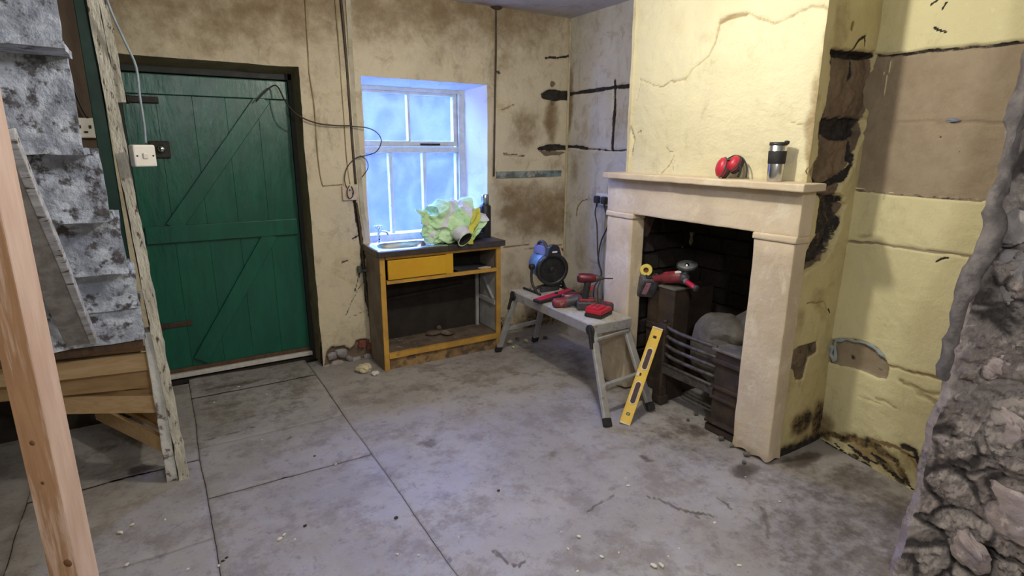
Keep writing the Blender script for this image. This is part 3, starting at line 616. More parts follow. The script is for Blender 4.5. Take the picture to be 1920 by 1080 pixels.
for y0, y1 in ((2.92, 4.0), (2.25, 2.92), (1.3, 2.25), (.3, 1.3)):
    slab(jx[1], jx[2], y0, y1, .016, [B((270, 880), (.12, .08), {'B': .9, 'G': .5}), B((230, 830), (.3, .3), {'B': .5})])  # shadow under the stair flight painted into these slabs
for y0, y1 in ((2.4, 4.0), (.3, 2.4)): slab(jx[0], jx[1], y0, y1, .06)
slab(jx[0], .745, -2.7, .3, .12); slab(jx[2], jx[3], .3, .5, .05)

# ------------------------------------------------------------------ window
win = tag(empty('window_1', (1.62, 4.1, .84)), kind='structure')
YF = 4.09
def wbox(name, x0, x1, z0, z1, y0=YF, y1=YF + .05, bev=.004):
    return MB().span((x0, y0, z0), (x1, y1, z1), bev).build(name, m_winwood, win)
wbox('frame_stile', 2.015, 2.075, .80, 1.93, YF - .03, YF + .06); wbox('frame_stile', 1.185, 1.245, .80, 1.93, YF - .03, YF + .06)
wbox('frame_head', 1.243, 2.017, 1.882, 1.928, YF - .028, YF + .058); wbox('frame_sill', 1.18, 2.08, .80, .862, YF - .05, YF + .062)
wbox('transom', 1.244, 2.016, 1.45, 1.492, YF - .025, YF + .05)
sash = lambda n, *a: wbox(n, *a, YF - .012, YF + .035)
wbox('sash_rail', 1.284, 1.979, 1.497, 1.535, YF - .010, YF + .033); wbox('sash_rail', 1.284, 1.979, 1.862, 1.8835, YF - .010, YF + .033); sash('sash_stile', 1.978, 2.012, 1.497, 1.884); sash('sash_stile', 1.247, 1.285, 1.497, 1.884)
sash('glazing_bar', 1.612, 1.632, 1.535, 1.862)
for x in (1.468, 1.732): sash('glazing_bar', x - .014, x + .014, .862, 1.45)
sash('sash_stile', 1.247, 1.285, .862, 1.45); sash('sash_stile', 1.998, 2.014, .862, 1.45)
def pane(x0, x1, z0, z1): MB().span((x0 - .004, YF + .010, z0 - .004), (x1 + .004, YF + .014, z1 + .004)).build('pane', m_glass, win)
pane(1.285, 1.612, 1.535, 1.862); pane(1.632, 1.978, 1.535, 1.862)
for x0, x1 in ((1.285, 1.454), (1.482, 1.718), (1.746, 1.998)): pane(x0, x1, .862, 1.45)
s = MB(); s.bar((1.70, YF - .022, 1.512), (1.86, YF - .022, 1.512), .012, .014, bev=.003); s.cyl((1.78, YF - .013, 1.512), (1.78, YF - .04, 1.512), .006)
lab(s.build('window_latch', m_iron, win), 'dark casement stay')

# ------------------------------------------------------------------ green door
door = tag(empty('door_1', (.35, 4.08, 0)), kind='structure')
YD = 4.075
xs = [-.12, .045, .235, .415, .60, .79]
for k in range(5):
    MB().span((xs[k] + .0003, YD, .055), (xs[k + 1] - .0003, YD + .025, 1.90), .0012).build('plank', m_green, door)
def ledge(z0, z1, x0=-.105, x1=.775): MB().span((x0, YD - .030, z0), (x1, YD - .001, z1), .003).build('ledge', m_green, door)
ledge(1.785, 1.895); ledge(.91, 1.015)
def brace(a, b, wdt):
    a, b = Vector(a), Vector(b); d = (b - a).normalized(); n = Vector((-d.z, 0, d.x)) * wdt / 2
    M = Matrix(((1, 0, 0, 0), (0, 0, 1, YD - .023), (0, 1, 0, 0), (0, 0, 0, 1)))
    MB().prism([((p.x), (p.z)) for p in (a + n, b + n, b - n, a - n)], .022, M, .003).build('brace', m_green, door)
brace((.045, 0, 1.0), (.635, 0, 1.79), .092); brace((.095, 0, .12), (.60, 0, .92), .092)
h = MB(); h.span((-.12, YD - .012, .365), (.075, YD - .001, .398), .003); h.cyl((-.09, YD - .016, .36), (-.09, YD - .016, .403), .009)
for x in (-.05, .0, .05): h.cyl((x, YD - .015, .381), (x, YD - .011, .381), .006, seg=10)
lab(h.build('hinge', mat('rusty_hinge', (.06, .035, .022), rough=.7), door), 'dark strap hinge low on the door')
h = MB(); h.span((-.12, YD - .036, 1.735), (.06, YD - .025, 1.77), .003); h.cyl((-.09, YD - .035, 1.73), (-.09, YD - .035, 1.775), .009); h.span((-.02, YD - .03, 1.735), (.06, YD, 1.77), .003)
h.build('hinge', m_iron, door)
h = MB(); h.span((-.02, YD - .02, 1.42), (.085, YD, 1.52), .006); h.build('latch_case', m_iron, door)
h = MB(); h.lathe([(0, .045), (.014, .043), (.022, .034), (.022, .026), (.012, .016), (.010, 0)], 20, axis_m((.04, YD - .018, 1.475), (.04, YD - .07, 1.475))[0]); h.build('knob', m_chrome, door)
h = MB(); h.span((-.10, YD - .035, .028), (.80, YD + .0, .058), .003)
for x in np.linspace(-.05, .75, 8): h.cyl((x, YD - .037, .043), (x, YD - .034, .043), .004, seg=8)
lab(h.build('weather_bar', m_whitepaint, door), 'white weather bar along the bottom')
MB().span((-.12, YD - .012, .058), (.80, YD, .085), .003).build('bottom_rail', m_brownwood, door)
fr = MB(); fr.span((.79, YD - .02, 0), (.83, YD + .06, 1.95), .004); fr.span((-.19, YD - .045, 0), (-.12, YD + .06, 1.95), .004); fr.span((-.19, YD - .02, 1.905), (.845, YD + .06, 1.97), .004)
tag(fr.build('trim_1', mat('blackened_frame', (.008, .016, .012), (.012, .010, .008), .6, scale=9)), kind='structure')
fr = MB(); fr.span((-.14, YD - .02, -.02), (.84, YD + .08, .012), .003); tag(fr.build('trim_2', m_cabin), kind='structure')

# ------------------------------------------------------------------ fireplace surround
XF = 2.36
sur = thing('fireplace_surround', 'pinkish cream painted stone fireplace surround with mantel shelf against yellow chimney breast', 'fireplace', (2.4, 2.07, 0))
def sbox(name, y0, y1, z0, z1, x0=XF, x1=XB + .03, rough=.004, cuts=10, bev=.006, lb=None):
    b = MB(); b.span((x0, y0, z0), (x1, y1, z1), bev); b.cut(cuts); b.rough(rough, 14, 3)
    if name == 'jamb':
        for v in b.bm.verts:
            if v.co.z < .16:
                t_ = (1 - v.co.z / .16) ** 2; n_ = math.sin(v.co.y * 70) * math.sin(v.co.x * 55 + 1)
                v.co.z += t_ * (.016 + .008 * n_); v.co.y += t_ * .004 * math.sin(v.co.z * 120 + v.co.x * 30); v.co.x += t_ * .004
    o = b.build(name, m_surround, sur, smooth=True)
    if lb: o['label'] = lb
    return o
sbox('jamb', 1.45, 1.655, -.01, 1.085, cuts=16); sbox('jamb', 2.475, 2.70, -.01, 1.085, cuts=16)
sbox('lintel', 1.44, 2.705, 1.115, 1.322, cuts=20, rough=.003)
sbox('capital', 1.440, 1.662, 1.085, 1.118, XF - .009, bev=.008); sbox('capital', 2.466, 2.708, 1.085, 1.118, XF - .009, bev=.008)
sbox('mantel_shelf', 1.40, 2.685, 1.318, 1.352, 2.292, XB + .03, .003, 20)
fx = wall('wall_firebox_back', (2.98, 2.56, 0), (0, -1, 0), arr(0, 1.0, .03), arr(-.02, 1.25, .03), m_firebox, amp=2.5)
wall('wall_firebox_left', (2.40, 2.565, 0), (.6, .0, 0), arr(0, 1, .05), arr(-.02, 1.25, .03), m_firebox, amp=2.5)
wall('wall_firebox_right', (3.0, 1.62, 0), (-.6, 0, 0), arr(0, 1, .05), arr(-.02, 1.25, .03), m_firebox, amp=2)
wall('wall_firebox_top', (2.43, 2.6, 1.19), (0, -1, 0), arr(0, 1.05, .06), arr(0, 1, .1), m_firebox, V=(.6, 0, .0), amp=2)
rnd = random.Random(3)
cube_cache = []
for k in range(6):
    b = MB(); b.box((0, 0, 0), (.07, 1, 1), bev=.02, seg=1); b.rough(.03, 2.3, k * 11); me = bpy.data.meshes.new('brick')
    b.bm.to_mesh(me); b.bm.free(); me.materials.append(m_sootbrick); cube_cache.append(me)
def brick(parent, loc, dims, rz):
    o = bpy.data.objects.new('brick', rnd.choice(cube_cache)); COL.objects.link(o); o.parent = parent; o.location = loc; o.scale = (1, dims[0], dims[1]); o.rotation_euler = (0, 0, rz)
z = .02; row = 0
while z < 1.16:
    hgt = rnd.uniform(.085, .125); y = 1.60 - (row % 2) * .09
    while y < 2.58:
        wd = rnd.uniform(.16, .25)
        brick(fx, (2.965 + rnd.uniform(-.025, .02), y + wd / 2, z + hgt / 2), (wd - .012, hgt - .014), rnd.uniform(-.06, .06)); y += wd
    z += hgt; row += 1
fl_ = bpy.data.objects['wall_firebox_left']; z = .02; row = 0
while z < 1.12:
    hgt = rnd.uniform(.09, .13); x = 2.44 - (row % 2) * .0
    while x < 2.92:
        wd = rnd.uniform(.13, .22)
        brick(fl_, (x + wd / 2, 2.555, z + hgt / 2), (wd - .012, hgt - .014), -math.pi / 2 + rnd.uniform(-.05, .05)); x += wd
    z += hgt; row += 1
b = MB(); b.blob(PX(2.93, 1298, 430), (.02, .016, .055), 2, 5, .5); b.blob(PX(2.93, 1296, 452), (.016, .012, .03), 2, 6, .5)
lab(b.build('mortar_drip', mat('pale_mortar', (.34, .31, .25), (.2, .18, .14), .9, scale=20), fx), 'pale smear of mortar on the sooty bricks')
b = MB(); b.box((2.52, 2.52, 1.03), (.10, .03, .14), (.2, .1, .3), .01); b.rough(.008, 10, 3)
lab(b.build('brick_stub', mat('pinkish_brick', (.17, .11, .085), (.10, .065, .05), .9, scale=20), fl_), 'pinkish brick stub')

# cast-iron grate
gr = thing('fire_grate', 'rusty dark cast-iron range grate with five bars inside the fireplace', 'grate', (2.5, 2.05, 0))
b = MB(); b.span((2.48, 2.215, .0), (2.61, 2.34, .688), .004); b.span((2.61, 2.25, .0), (2.86, 2.34, .67), .004); lab(b.build('hob_cheek', m_grate, gr), 'tall left cheek of the grate')
MB().span((2.475, 2.21, .688), (2.615, 2.345, .70), .003).build('hob_plate', m_hobtop, gr)
b = MB(); b.span((2.53, 2.345, .0), (2.86, 2.475, .66), .004); b.span((2.515, 2.345, .40), (2.53, 2.465, .44), .003); b.build('side_panel', m_grate, gr)
MB().span((2.52, 2.346, .66), (2.87, 2.478, .675), .003).build('side_plate', m_grate, gr)
b = MB(); b.span((2.405, 2.20, .0), (2.455, 2.255, .50), .005); b.span((2.398, 2.19, .0), (2.46, 2.265, .05), .004); b.span((2.40, 2.195, .44), (2.458, 2.26, .47), .003)
b.cyl((2.43, 2.228, .5), (2.43, 2.228, .52), .014); b.build('upright', m_grate, gr)
for k, zz in enumerate((.475, .42, .365, .31)):
    b = MB(); b.tube([(2.425, 2.215, zz + .01), (2.412, 2.12, zz), (2.41, 1.95, zz - .003), (2.42, 1.845, zz - .006)], .011, 10); b.build('grate_bar', m_bar, gr)
b = MB(); b.span((2.405, 1.84, .20), (2.43, 2.21, .255), .004); b.tube([(2.412, 2.21, .257), (2.408, 1.85, .255)], .010, 8); b.build('bottom_bar', m_bar, gr)
b = MB(); b.span((2.42, 1.665, .0), (2.80, 1.85, .455), .005); b.span((2.405, 1.66, .245), (2.43, 1.855, .262), .003); b.span((2.405, 1.66, .185), (2.43, 1.855, .202), .003); b.span((2.40, 1.66, .39), (2.43, 1.855, .41), .003)
b.span((2.395, 1.66, -.0), (2.44, 1.86, .035), .004); b.span((2.385, 1.66, .05), (2.44, 1.86, .065), .003); b.build('right_hob', m_grate, gr)
MB().span((2.40, 1.66, .455), (2.82, 1.865, .47), .004).build('hob_plate', m_hobtop, gr)
b = MB(); b.blob((2.62, 1.98, .40), (.15, .16, .20), 3, 3, .3); b.blob((2.70, 1.82, .53), (.12, .12, .10), 3, 8, .3); b.blob((2.60, 1.92, .50), (.11, .13, .085), 3, 12, .3)
lab(b.build('ash_heap', m_ash, gr, smooth=True), 'grey heap of ash and clinker')
b = MB(); b.box((2.83, 1.74, .63), (.1, .14, .12), (.3, .2, .4), .012); b.rough(.01, 8, 3); b.build('fire_brick', mat('burnt_brick', (.12, .075, .055), (.06, .04, .03), .9, scale=14, bump=.5), gr)
# soot-broken hearth edge
for k, (x, y, s_) in enumerate(((1345, 808, .018), (1352, 822, .02), (1372, 835, .016), (1400, 852, .022), (1395, 866, .014), (1305, 775, .016), (1290, 786, .012))):
    p = PZ(.006, x, y); b = MB(); b.blob((p.x, p.y, s_ * .4), (s_, s_ * .8, s_ * .5), 1, k, .4)
    tag(b.build('mortar_crumb', m_ash), 'dark crumb of mortar lying on the floor along the fireplace opening', 'rubble', 'mortar crumbs at the hearth')

# ------------------------------------------------------------------ stairs seen from below
st = thing('staircase', 'old staircase seen from behind, blue-grey flaking risers above new pine winder boards', 'staircase', (-.4, 2.6, 0))
steps = [(1.80, 2.0, -.20), (2.02, 1.765, -.175), (2.21, 1.485, -.178), (2.41, 1.255, -.155), (2.60, 1.035, -.138), (2.74, .80, -.125)]
prev = 2.06
rsteps = [(1.80, 2.03, 2.35, -.185), (2.02, 1.765, 2.03, -.172), (2.21, 1.485, 1.765, -.182), (2.41, 1.255, 1.485, -.158), (2.60, 1.035, 1.255, -.140), (2.735, .86, 1.035, -.128)]
for k, (y, z0, z1, xr) in enumerate(rsteps):
    b = MB(); b.span((-.92, y, z0), (xr, y + .022, z1)); b.cut(16); b.rough(.009, 11, k * 3); b.build('riser', m_stair, st, smooth=True)
    b = MB(); b.span((-.93, y - .008, z0 - .016), (xr + .0, y + .225, z0 + .004)); b.cut(14); b.rough(.006, 14, k * 3 + 1); b.build('tread', m_stair, st, smooth=True)
b = MB(); b.span((-.92, 2.75, .70), (-.125, 2.775, .86)); b.cut(12); b.rough(.008, 14, 5); b.build('riser', m_stair, st, smooth=True)
b = MB(); b.span((-.90, 2.775, .66), (-.14, 2.795, .72), .003); b.build('apron_board', m_brownwood, st)
a0, a1 = PY(2.66, 150, 640), PY(1.90, -25, 250)
b = MB(); b.bar(a0, a1, .085, .035, (0, 1, 0), .004); b.cut(3); b.rough(.003, 9, 2); lab(b.build('bearer', m_greywood, st), 'grey sloping bearer under the treads')
b = MB(); b.bar(a0 + Vector((.045, -.005, .0)), a1 + Vector((.045, -.005, 0)), .022, .04, (0, 1, 0), .003); b.cut(3); b.rough(.003, 14, 5); b.build('bearer_edge', m_stair2, st)
NP = Vector((-.118, 2.86, 0))
def winder(ax, ay, z0, z1, m=m_newwood, th=.022, name='winder_bearer', dx=0, dy=0):
    d = Vector((ax, ay, 0)) - NP; Lh = d.length; ang = math.atan2(d.y, d.x); c = NP + d / 2
    b = MB(); b.box((c.x + dx, c.y + dy, (z0 + z1) / 2), (Lh, th, z1 - z0), (0, 0, ang), .002); return b.build(name, m, st)
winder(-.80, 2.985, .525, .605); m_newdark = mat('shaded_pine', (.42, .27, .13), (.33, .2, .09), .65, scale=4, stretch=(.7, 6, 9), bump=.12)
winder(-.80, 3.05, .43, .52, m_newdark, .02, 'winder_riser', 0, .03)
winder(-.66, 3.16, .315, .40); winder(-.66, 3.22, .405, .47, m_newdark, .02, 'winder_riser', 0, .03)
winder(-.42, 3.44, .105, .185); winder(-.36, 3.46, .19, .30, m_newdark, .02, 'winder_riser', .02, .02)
def kite(pts, z):
    b = MB(); b.prism(pts, .022, Matrix.Translation((0, 0, z)), .002); b.build('winder_tread', m_newdark, st)
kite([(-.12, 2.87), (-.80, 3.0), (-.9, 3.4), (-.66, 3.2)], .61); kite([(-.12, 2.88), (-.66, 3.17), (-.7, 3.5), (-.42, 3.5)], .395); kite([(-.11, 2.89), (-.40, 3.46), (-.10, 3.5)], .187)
b = MB(); b.span((-.135, 2.775, 0), (-.092, 2.87, .72), .003); b.cut(14); b.rough(.004, 18, 2); lab(b.build('newel', m_postgrey, st, smooth=True), 'grey-white flaking lower newel')
def shear(b, k=-.03):
    for v in b.bm.verts: v.co.x += k * v.co.z
    return b
b = MB(); b.span((-.088, 2.79, 0), (-.05, 2.87, 2.44), .002); shear(b).build('post_gap_fill', m_postdark, st)  # dark filler behind the post; the gap's shade put into its colour
b = MB(); b.span((-.084, 2.765, .0), (-.046, 2.82, 2.44)); b.cut(40); b.rough(.008, 17, 7); lab(shear(b).build('post_edge', m_creamwood, st, smooth=True), 'cream flaking torn edge of the post')
b = MB(); b.span((-.045, 2.77, 1.66), (-.018, 2.80, 2.44)); b.cut(24); b.rough(.007, 16, 9); lab(shear(b).build('post_splinter', m_creamwood, st, smooth=True), 'splintered upper strip of the post')
b = MB(); b.span((-.188, 2.83, .98), (-.142, 2.87, 2.44), .003); b.cut(6); b.rough(.002, 9, 2); lab(b.build('string_board', m_green_s, st), 'dark green painted board beside the post')
for x0, x1, y in ((-.34, -.17, 3.30), (-.52, -.345, 3.31), (-.75, -.525, 3.30)):
    b = MB(); b.span((x0, y, 1.0), (x1, y + .02, 2.44), .002); b.build('partition_board', m_boardwood, st)
for x0, x1 in ((-1.25, -.92), (-.915, -.58), (-.575, -.20)):
    b = MB(); b.span((x0, 3.62, 0), (x1, 3.64, 1.0), .003); b.build('understair_shade_board', m_cabin, st)  # added dark boards, standing in for the shade under the stairs
b = MB(); q = [PY(3.28, x, y) for x, y in ((75, 0), (95, 70), (125, 130), (150, 195), (165, 222))]
b.tube(q, .006, 6); tag(b.build('partition_cable', m_cableb), 'black cable running down the brown partition behind the stairs', 'cable')
so = thing('wall_socket', 'cream wall socket on the brown partition behind the stairs, left of the post', 'socket', PY(3.29, 161, 240))
p = PY(3.285, 161, 240); b = MB(); b.box(p, (.10, .022, .088), (0, 0, 0), .006); b.build('plate', m_white, so)
b = MB(); b.box(p + Vector((-.02, -.012, .005)), (.008, .004, .014)); b.box(p + Vector((.018, -.012, .005)), (.008, .004, .014)); b.box(p + Vector((0, -.012, -.018)), (.014, .004, .008)); b.build('pin_slots', m_blackpl, so)

# timber prop in the foreground
A, Bc, C_ = (np.array(v) * 1.35 for v in ((-.2245, 1.03), (-.184, 1.0), (-.162, 1.029)))
D_ = A + C_ - Bc
pr = thing('timber_prop', 'sawn pinkish pine prop post standing in the left foreground', 'post', ((A[0] + C_[0]) / 2, (A[1] + C_[1]) / 2, 0))
b = MB(); lean = Matrix.Identity(4)
b.prism([tuple(A), tuple(Bc), tuple(C_), tuple(D_)], 2.44, None, .003)
for f in b.bm.faces:
    f.material_index = 1 if f.normal.dot(Vector((C_[1] - Bc[1], -(C_[0] - Bc[0]), 0)).normalized()) > .8 else 0
b.build('post', [m_prop, m_prop2], pr)
def on_face(pq, t, z): return Vector((pq[0][0] * (1 - t) + pq[1][0] * t, pq[0][1] * (1 - t) + pq[1][1] * t, z))
nf = Vector((Bc[1] - A[1], -(Bc[0] - A[0]), 0)).normalized()
for t, z_, r in ((.45, .92, .006), (.5, .83, .004), (.75, .64, .010), (.2, 1.22, .012), (.8, .60, .007)):
    p = on_face((A, Bc), t, z_); b = MB(); b.lathe([(0, .0012), (r * .9, .001), (r, -.001)], 12, axis_m(p, p + nf)[0]); b.build('knot', m_knot, pr)

# ------------------------------------------------------------------ broken rubble wall end, right foreground
def xe(z): return 2.075 + .155 * z + .02 * math.sin(z * 5)
na, nz = 150, 340
ss = np.linspace(0, 1, na); zz = np.linspace(-.03, 2.47, nz); gs, gz = np.meshgrid(ss, zz, indexing='ij'); gs = gs.ravel(); gz = gz.ravel()
Xe = 2.085 + .16 * gz; P = np.stack([Xe + .18 * gs + .05 * gs ** 2, .74 - .60 * gs, gz], 1)
wr = np.random.RandomState(5); pw = P + (np.stack([fbm(P * 9, 61 + a, 3) for a in range(3)], 1) - .5) * .10
sites = np.stack([wr.uniform(2.0, 2.9, 900), wr.uniform(.05, .82, 900), wr.uniform(-.1, 2.5, 900)], 1) * np.array([1, 1, 1.35])
Dm = np.sqrt(((pw[:, None, :] * np.array([1, 1, 1.35]) - sites[None]) ** 2).sum(2)); near = np.argsort(Dm, 1)[:, :2]
d1 = Dm[np.arange(len(P)), near[:, 0]]; d2 = Dm[np.arange(len(P)), near[:, 1]]; tint = wr.rand(900)[near[:, 0]]; hgt = wr.rand(900)[near[:, 0]]
crev = 1 - sstep(.0, .035, d2 - d1)
big = fbm(P * np.array([5, 5, 6.5]), 91, 3) - .5; mid = np.abs(fbm(P * 13, 95, 4) - .5); fine = fbm(P * 34, 99, 4) - .5
dsp = big * .09 - mid * .05 + fine * .055 + (np.abs(fbm(P * 55, 41, 3) - .5) - .1) * -.05 + (fbm(P * 75, 3, 2) - .5) * .010 + (hgt - .5) * .022 - crev * .016; fade = sstep(0, .06, gs)
Nn = np.array([-.93, -.36, 0]); P = P + (dsp * (.35 + .65 * fade))[:, None] * Nn; P[:, 1] += (fbm(P * 9, 7, 4) - .5) * .05 * (1 - fade)
jam = MB(); jam.grid([tuple(p) for p in P], na, nz)
back = []
for i in range(nz):
    p = P[i]; back += [tuple(p), (p[0] + .02, p[1] + .03, p[2]), (3.4, .86, p[2])]
jam.grid(back, nz, 3)
bmesh.ops.recalc_face_normals(jam.bm, faces=jam.bm.faces)
jamb = tag(jam.build('wall_rubble_end', m_rubble), kind='structure')
wv = np.zeros((len(jamb.data.vertices), 4)); wv[:len(P), 0] = tint; wv[:len(P), 1] = crev * sstep(.35, .6, fbm(P * 6, 12, 3)); wv[:, 3] = 1
ca = jamb.data.color_attributes.new('wear_shade', 'FLOAT_COLOR', 'POINT'); ca.data.foreach_set('color', wv.ravel().astype(np.float32))
def jpt(x, y):
    n = np.array([-.93, -.36, .15]); return hit((2.085 + .16 * .6 + .05, .60, .6), n, x, y)
stones = [(1890, 960, .085, .07, 0), (1815, 1030, .07, .05, 0), (1900, 520, .05, .075, 1), (1905, 430, .05, .05, 1), (1860, 690, .05, .04, 0), (1880, 800, .06, .045, 0), (1825, 860, .045, .04, 0), (1780, 960, .04, .045, 0),
          (1845, 770, .035, .03, 0), (1900, 620, .05, .035, 1), (1865, 590, .03, .03, 1), (1760, 1050, .04, .03, 0), (1900, 880, .04, .03, 0), (1795, 880, .025, .03, 0), (1895, 730, .035, .03, 0), (1850, 930, .028, .03, 0), (1900, 350, .04, .04, 1)]
for k, (x, y, ry, rz, g) in enumerate(stones[:6]):
    p = Vector(jpt(x, y)); b = MB(); b.blob((0, 0, 0), (.026, ry, rz), 4, k + 3, .6, .7, fr=1.5); b.rough(.009, 20, k)
    o = b.build('stone', m_stone2 if g else m_stone, jamb, smooth=True); o.location = p + Vector((.016, .006, 0)); o.rotation_euler = (rnd.uniform(-.5, .5), rnd.uniform(-.15, .15), -.38)
b = MB(); pts = [Vector((xe(z) - .012, .745 + .012 * math.sin(z * 9), z)) for z in np.linspace(.75, 2.4, 16)]
b.tube(pts, [.018, .030, .020, .034, .016, .026], 14, smoothpts=5); b.rough(.020, 9, 4); b.rough(.012, 34, 8); lab(b.build('plaster_rim', m_render, jamb, smooth=True), 'dark grey plaster rim left along the broken edge')

# ------------------------------------------------------------------ sink unit
cb = thing('sink_cabinet', 'mustard yellow sink cabinet without doors, standing under the window', 'cabinet', (1.63, 3.69, 0))
Y0, Y1 = 3.535, 3.83
cbx = lambda n, a, b_, m, bev=.002, lb=None: MB().span(a, b_, bev).build(n, m, cb, label=lb)
cbx('side_panel', (1.165, Y0 + .012, 0), (1.188, Y1, .79), m_cabside); cbx('side_panel', (2.062, Y0 + .012, 0), (2.082, Y1, .79), m_cabside)
cbx('stile', (1.165, Y0, .0), (1.200, Y0 + .018, .79), m_yelwood); cbx('stile', (2.045, Y0, .03), (2.082, Y0 + .018, .79), m_yelwood)
cbx('top_rail', (1.207, Y0, .772), (2.045, Y0 + .018, .795), m_yelwood); cbx('middle_rail', (1.207, Y0 - .002, .606), (2.045, Y0 + .02, .632), m_yelwood)
cbx('divider', (1.64, Y0, .632), (1.695, Y0 + .02, .772), m_yellow)
dr = cbx('drawer_front', (1.215, Y0 - .014, .638), (1.638, Y0 + .004, .768), m_yellow, .003, 'plain mustard drawer front')
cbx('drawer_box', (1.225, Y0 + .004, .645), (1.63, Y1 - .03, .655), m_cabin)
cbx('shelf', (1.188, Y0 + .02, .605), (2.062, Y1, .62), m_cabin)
b = MB(); b.box((1.86, 3.66, .632), (.26, .15, .004), (.06, .03, .35)); b.build('shelf_lining', m_dgrey, cb, label='loose dark sheet on the shelf')
b = MB(); b.box((1.98, 3.60, .628), (.09, .05, .006), (0, 0, .3)); b.build('shelf_scrap', m_chip, cb)
b = MB(); b.span((1.188, Y0 + .02, .105), (2.062, Y1, .125)); b.cut(8); b.rough(.006, 12, 4); b.build('bottom_shelf', m_cabfloor, cb)
b = MB(); b.span((1.20, Y0 - .004, .085), (2.05, Y0 + .022, .122)); b.cut(10); b.rough(.003, 14, 3); b.build('bottom_rail', m_yelwood, cb)
b = MB(); b.span((1.205, Y0 + .016, .0), (2.045, Y0 + .034, .085)); b.cut(10); b.rough(.004, 14, 6); b.build('plinth', mat('worn_plinth', (.34, .21, .08), (.16, .10, .05), .7, scale=10, bump=.4, spots=(.09, .065, .045), sscale=12, sth=(.5, .62)), cb)
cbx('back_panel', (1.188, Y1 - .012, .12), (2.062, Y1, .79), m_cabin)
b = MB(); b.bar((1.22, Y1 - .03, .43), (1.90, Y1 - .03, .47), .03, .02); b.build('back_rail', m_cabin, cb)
cbx('frame_post', (2.012, Y1 - .035, .12), (2.036, Y1 - .013, .60), m_cabwhite); cbx('frame_rail', (2.04, Y0 + .03, .34), (2.062, Y1, .375), m_cabwhite)
cbx('frame_panel', (2.056, Y0 + .03, .13), (2.062, Y1, .60), m_cabwhite)
b = MB(); b.bar((2.05, Y0 + .06, .38), (2.05, Y1 - .03, .58), .02, .014); b.build('frame_brace', m_cabwhite, cb)
b = MB(); b.blob((1.62, 3.74, .144), (.07, .04, .018), 2, 4, .4); b.blob((1.72, 3.70, .138), (.05, .05, .012), 2, 9, .4); b.blob((1.68, 3.78, .16), (.02, .016, .022), 2, 7, .4)
tag(b.build('plaster_debris', m_cabfloor), 'brown and white heap of plaster rubble inside the yellow cabinet', 'rubble')
wt = thing('worktop', 'dark brown worktop with thick front edge on the yellow cabinet', 'worktop', (1.62, 3.68, .795))
MB().span((1.65, 3.505, .795), (2.105, 3.845, .836), .004).build('worktop_board', m_worktop, wt)
b = MB(); b.span((1.15, 3.505, .795), (1.65, 3.535, .833), .004); b.span((1.15, 3.535, .795), (1.172, 3.845, .833), .003); b.build('worktop_edge', m_worktop, wt)
nu, nv = 56, 40; pts = []
for i in range(nu):
    for j in range(nv):
        x = 1.145 + .51 * i / (nu - 1); y = 3.515 + .33 * j / (nv - 1)
        dx = abs(x - 1.41) / .205; dy = abs(y - 3.69) / .125; dd = (dx ** 4 + dy ** 4) ** .25
        zc = .840 - .13 * float(sstep(1.0, .78, np.array(dd))) - .003 * float(sstep(1.18, 1.0, np.array(dd)))
        if i in (0, nu - 1) or j == 0: zc -= .006
        pts.append((x, y, zc))
sk = thing('kitchen_sink', 'stainless steel sink with shallow bowl let into left half of worktop', 'sink', (1.41, 3.69, .83))
b = MB(); b.grid(pts, nu, nv); b.build('bowl', m_steel, sk)
b = MB(); b.cyl((1.41, 3.69, .710), (1.41, 3.69, .716), .022); b.build('waste', m_chrome, sk)
tp = thing('pillar_tap', 'small chrome pillar tap behind the sink at the left window edge', 'tap', (1.30, 3.93, .82))
b = MB(); b.cyl((1.30, 3.93, .815), (1.30, 3.93, .90), .011); b.cyl((1.30, 3.93, .82), (1.30, 3.93, .83), .02); b.tube([(1.30, 3.93, .885), (1.31, 3.91, .905), (1.335, 3.87, .905), (1.345, 3.855, .885)], .008, 8); b.build('spout', m_chrome, tp)
b = MB(); b.lathe([(0, .05), (.012, .048), (.018, .035), (.016, .02), (.007, .012), (.006, 0)], 14, Matrix.Translation((1.30, 3.93, .90))); b.cyl((1.275, 3.93, .94), (1.325, 3.93, .94), .006); b.build('tap_head', m_chrome, tp)

# thermos
tf = thing('thermos_flask', 'tall black thermos flask with steel cup, right end of worktop', 'flask', (2.055, 3.72, .836))
b = MB(); b.lathe([(0, 0), (.041, 0), (.043, .004), (.043, .225), (.040, .235), (.030, .24), (0, .24)], 28, Matrix.Translation((2.055, 3.72, .836))); b.build('body', m_blackpl, tf)
b = MB(); b.lathe([(.027, .238), (.027, .244), (.030, .246), (.029, .312), (.026, .317), (0, .317)], 28, Matrix.Translation((2.055, 3.72, .836))); lab(b.build('cup', m_steel, tf), 'steel screw cup')
b = MB(); b.tube([(2.016, 3.70, .90), (2.006, 3.694, .95), (2.006, 3.694, 1.03), (2.018, 3.70, 1.07)], .007, 8); b.build('handle', m_blackpl, tf)

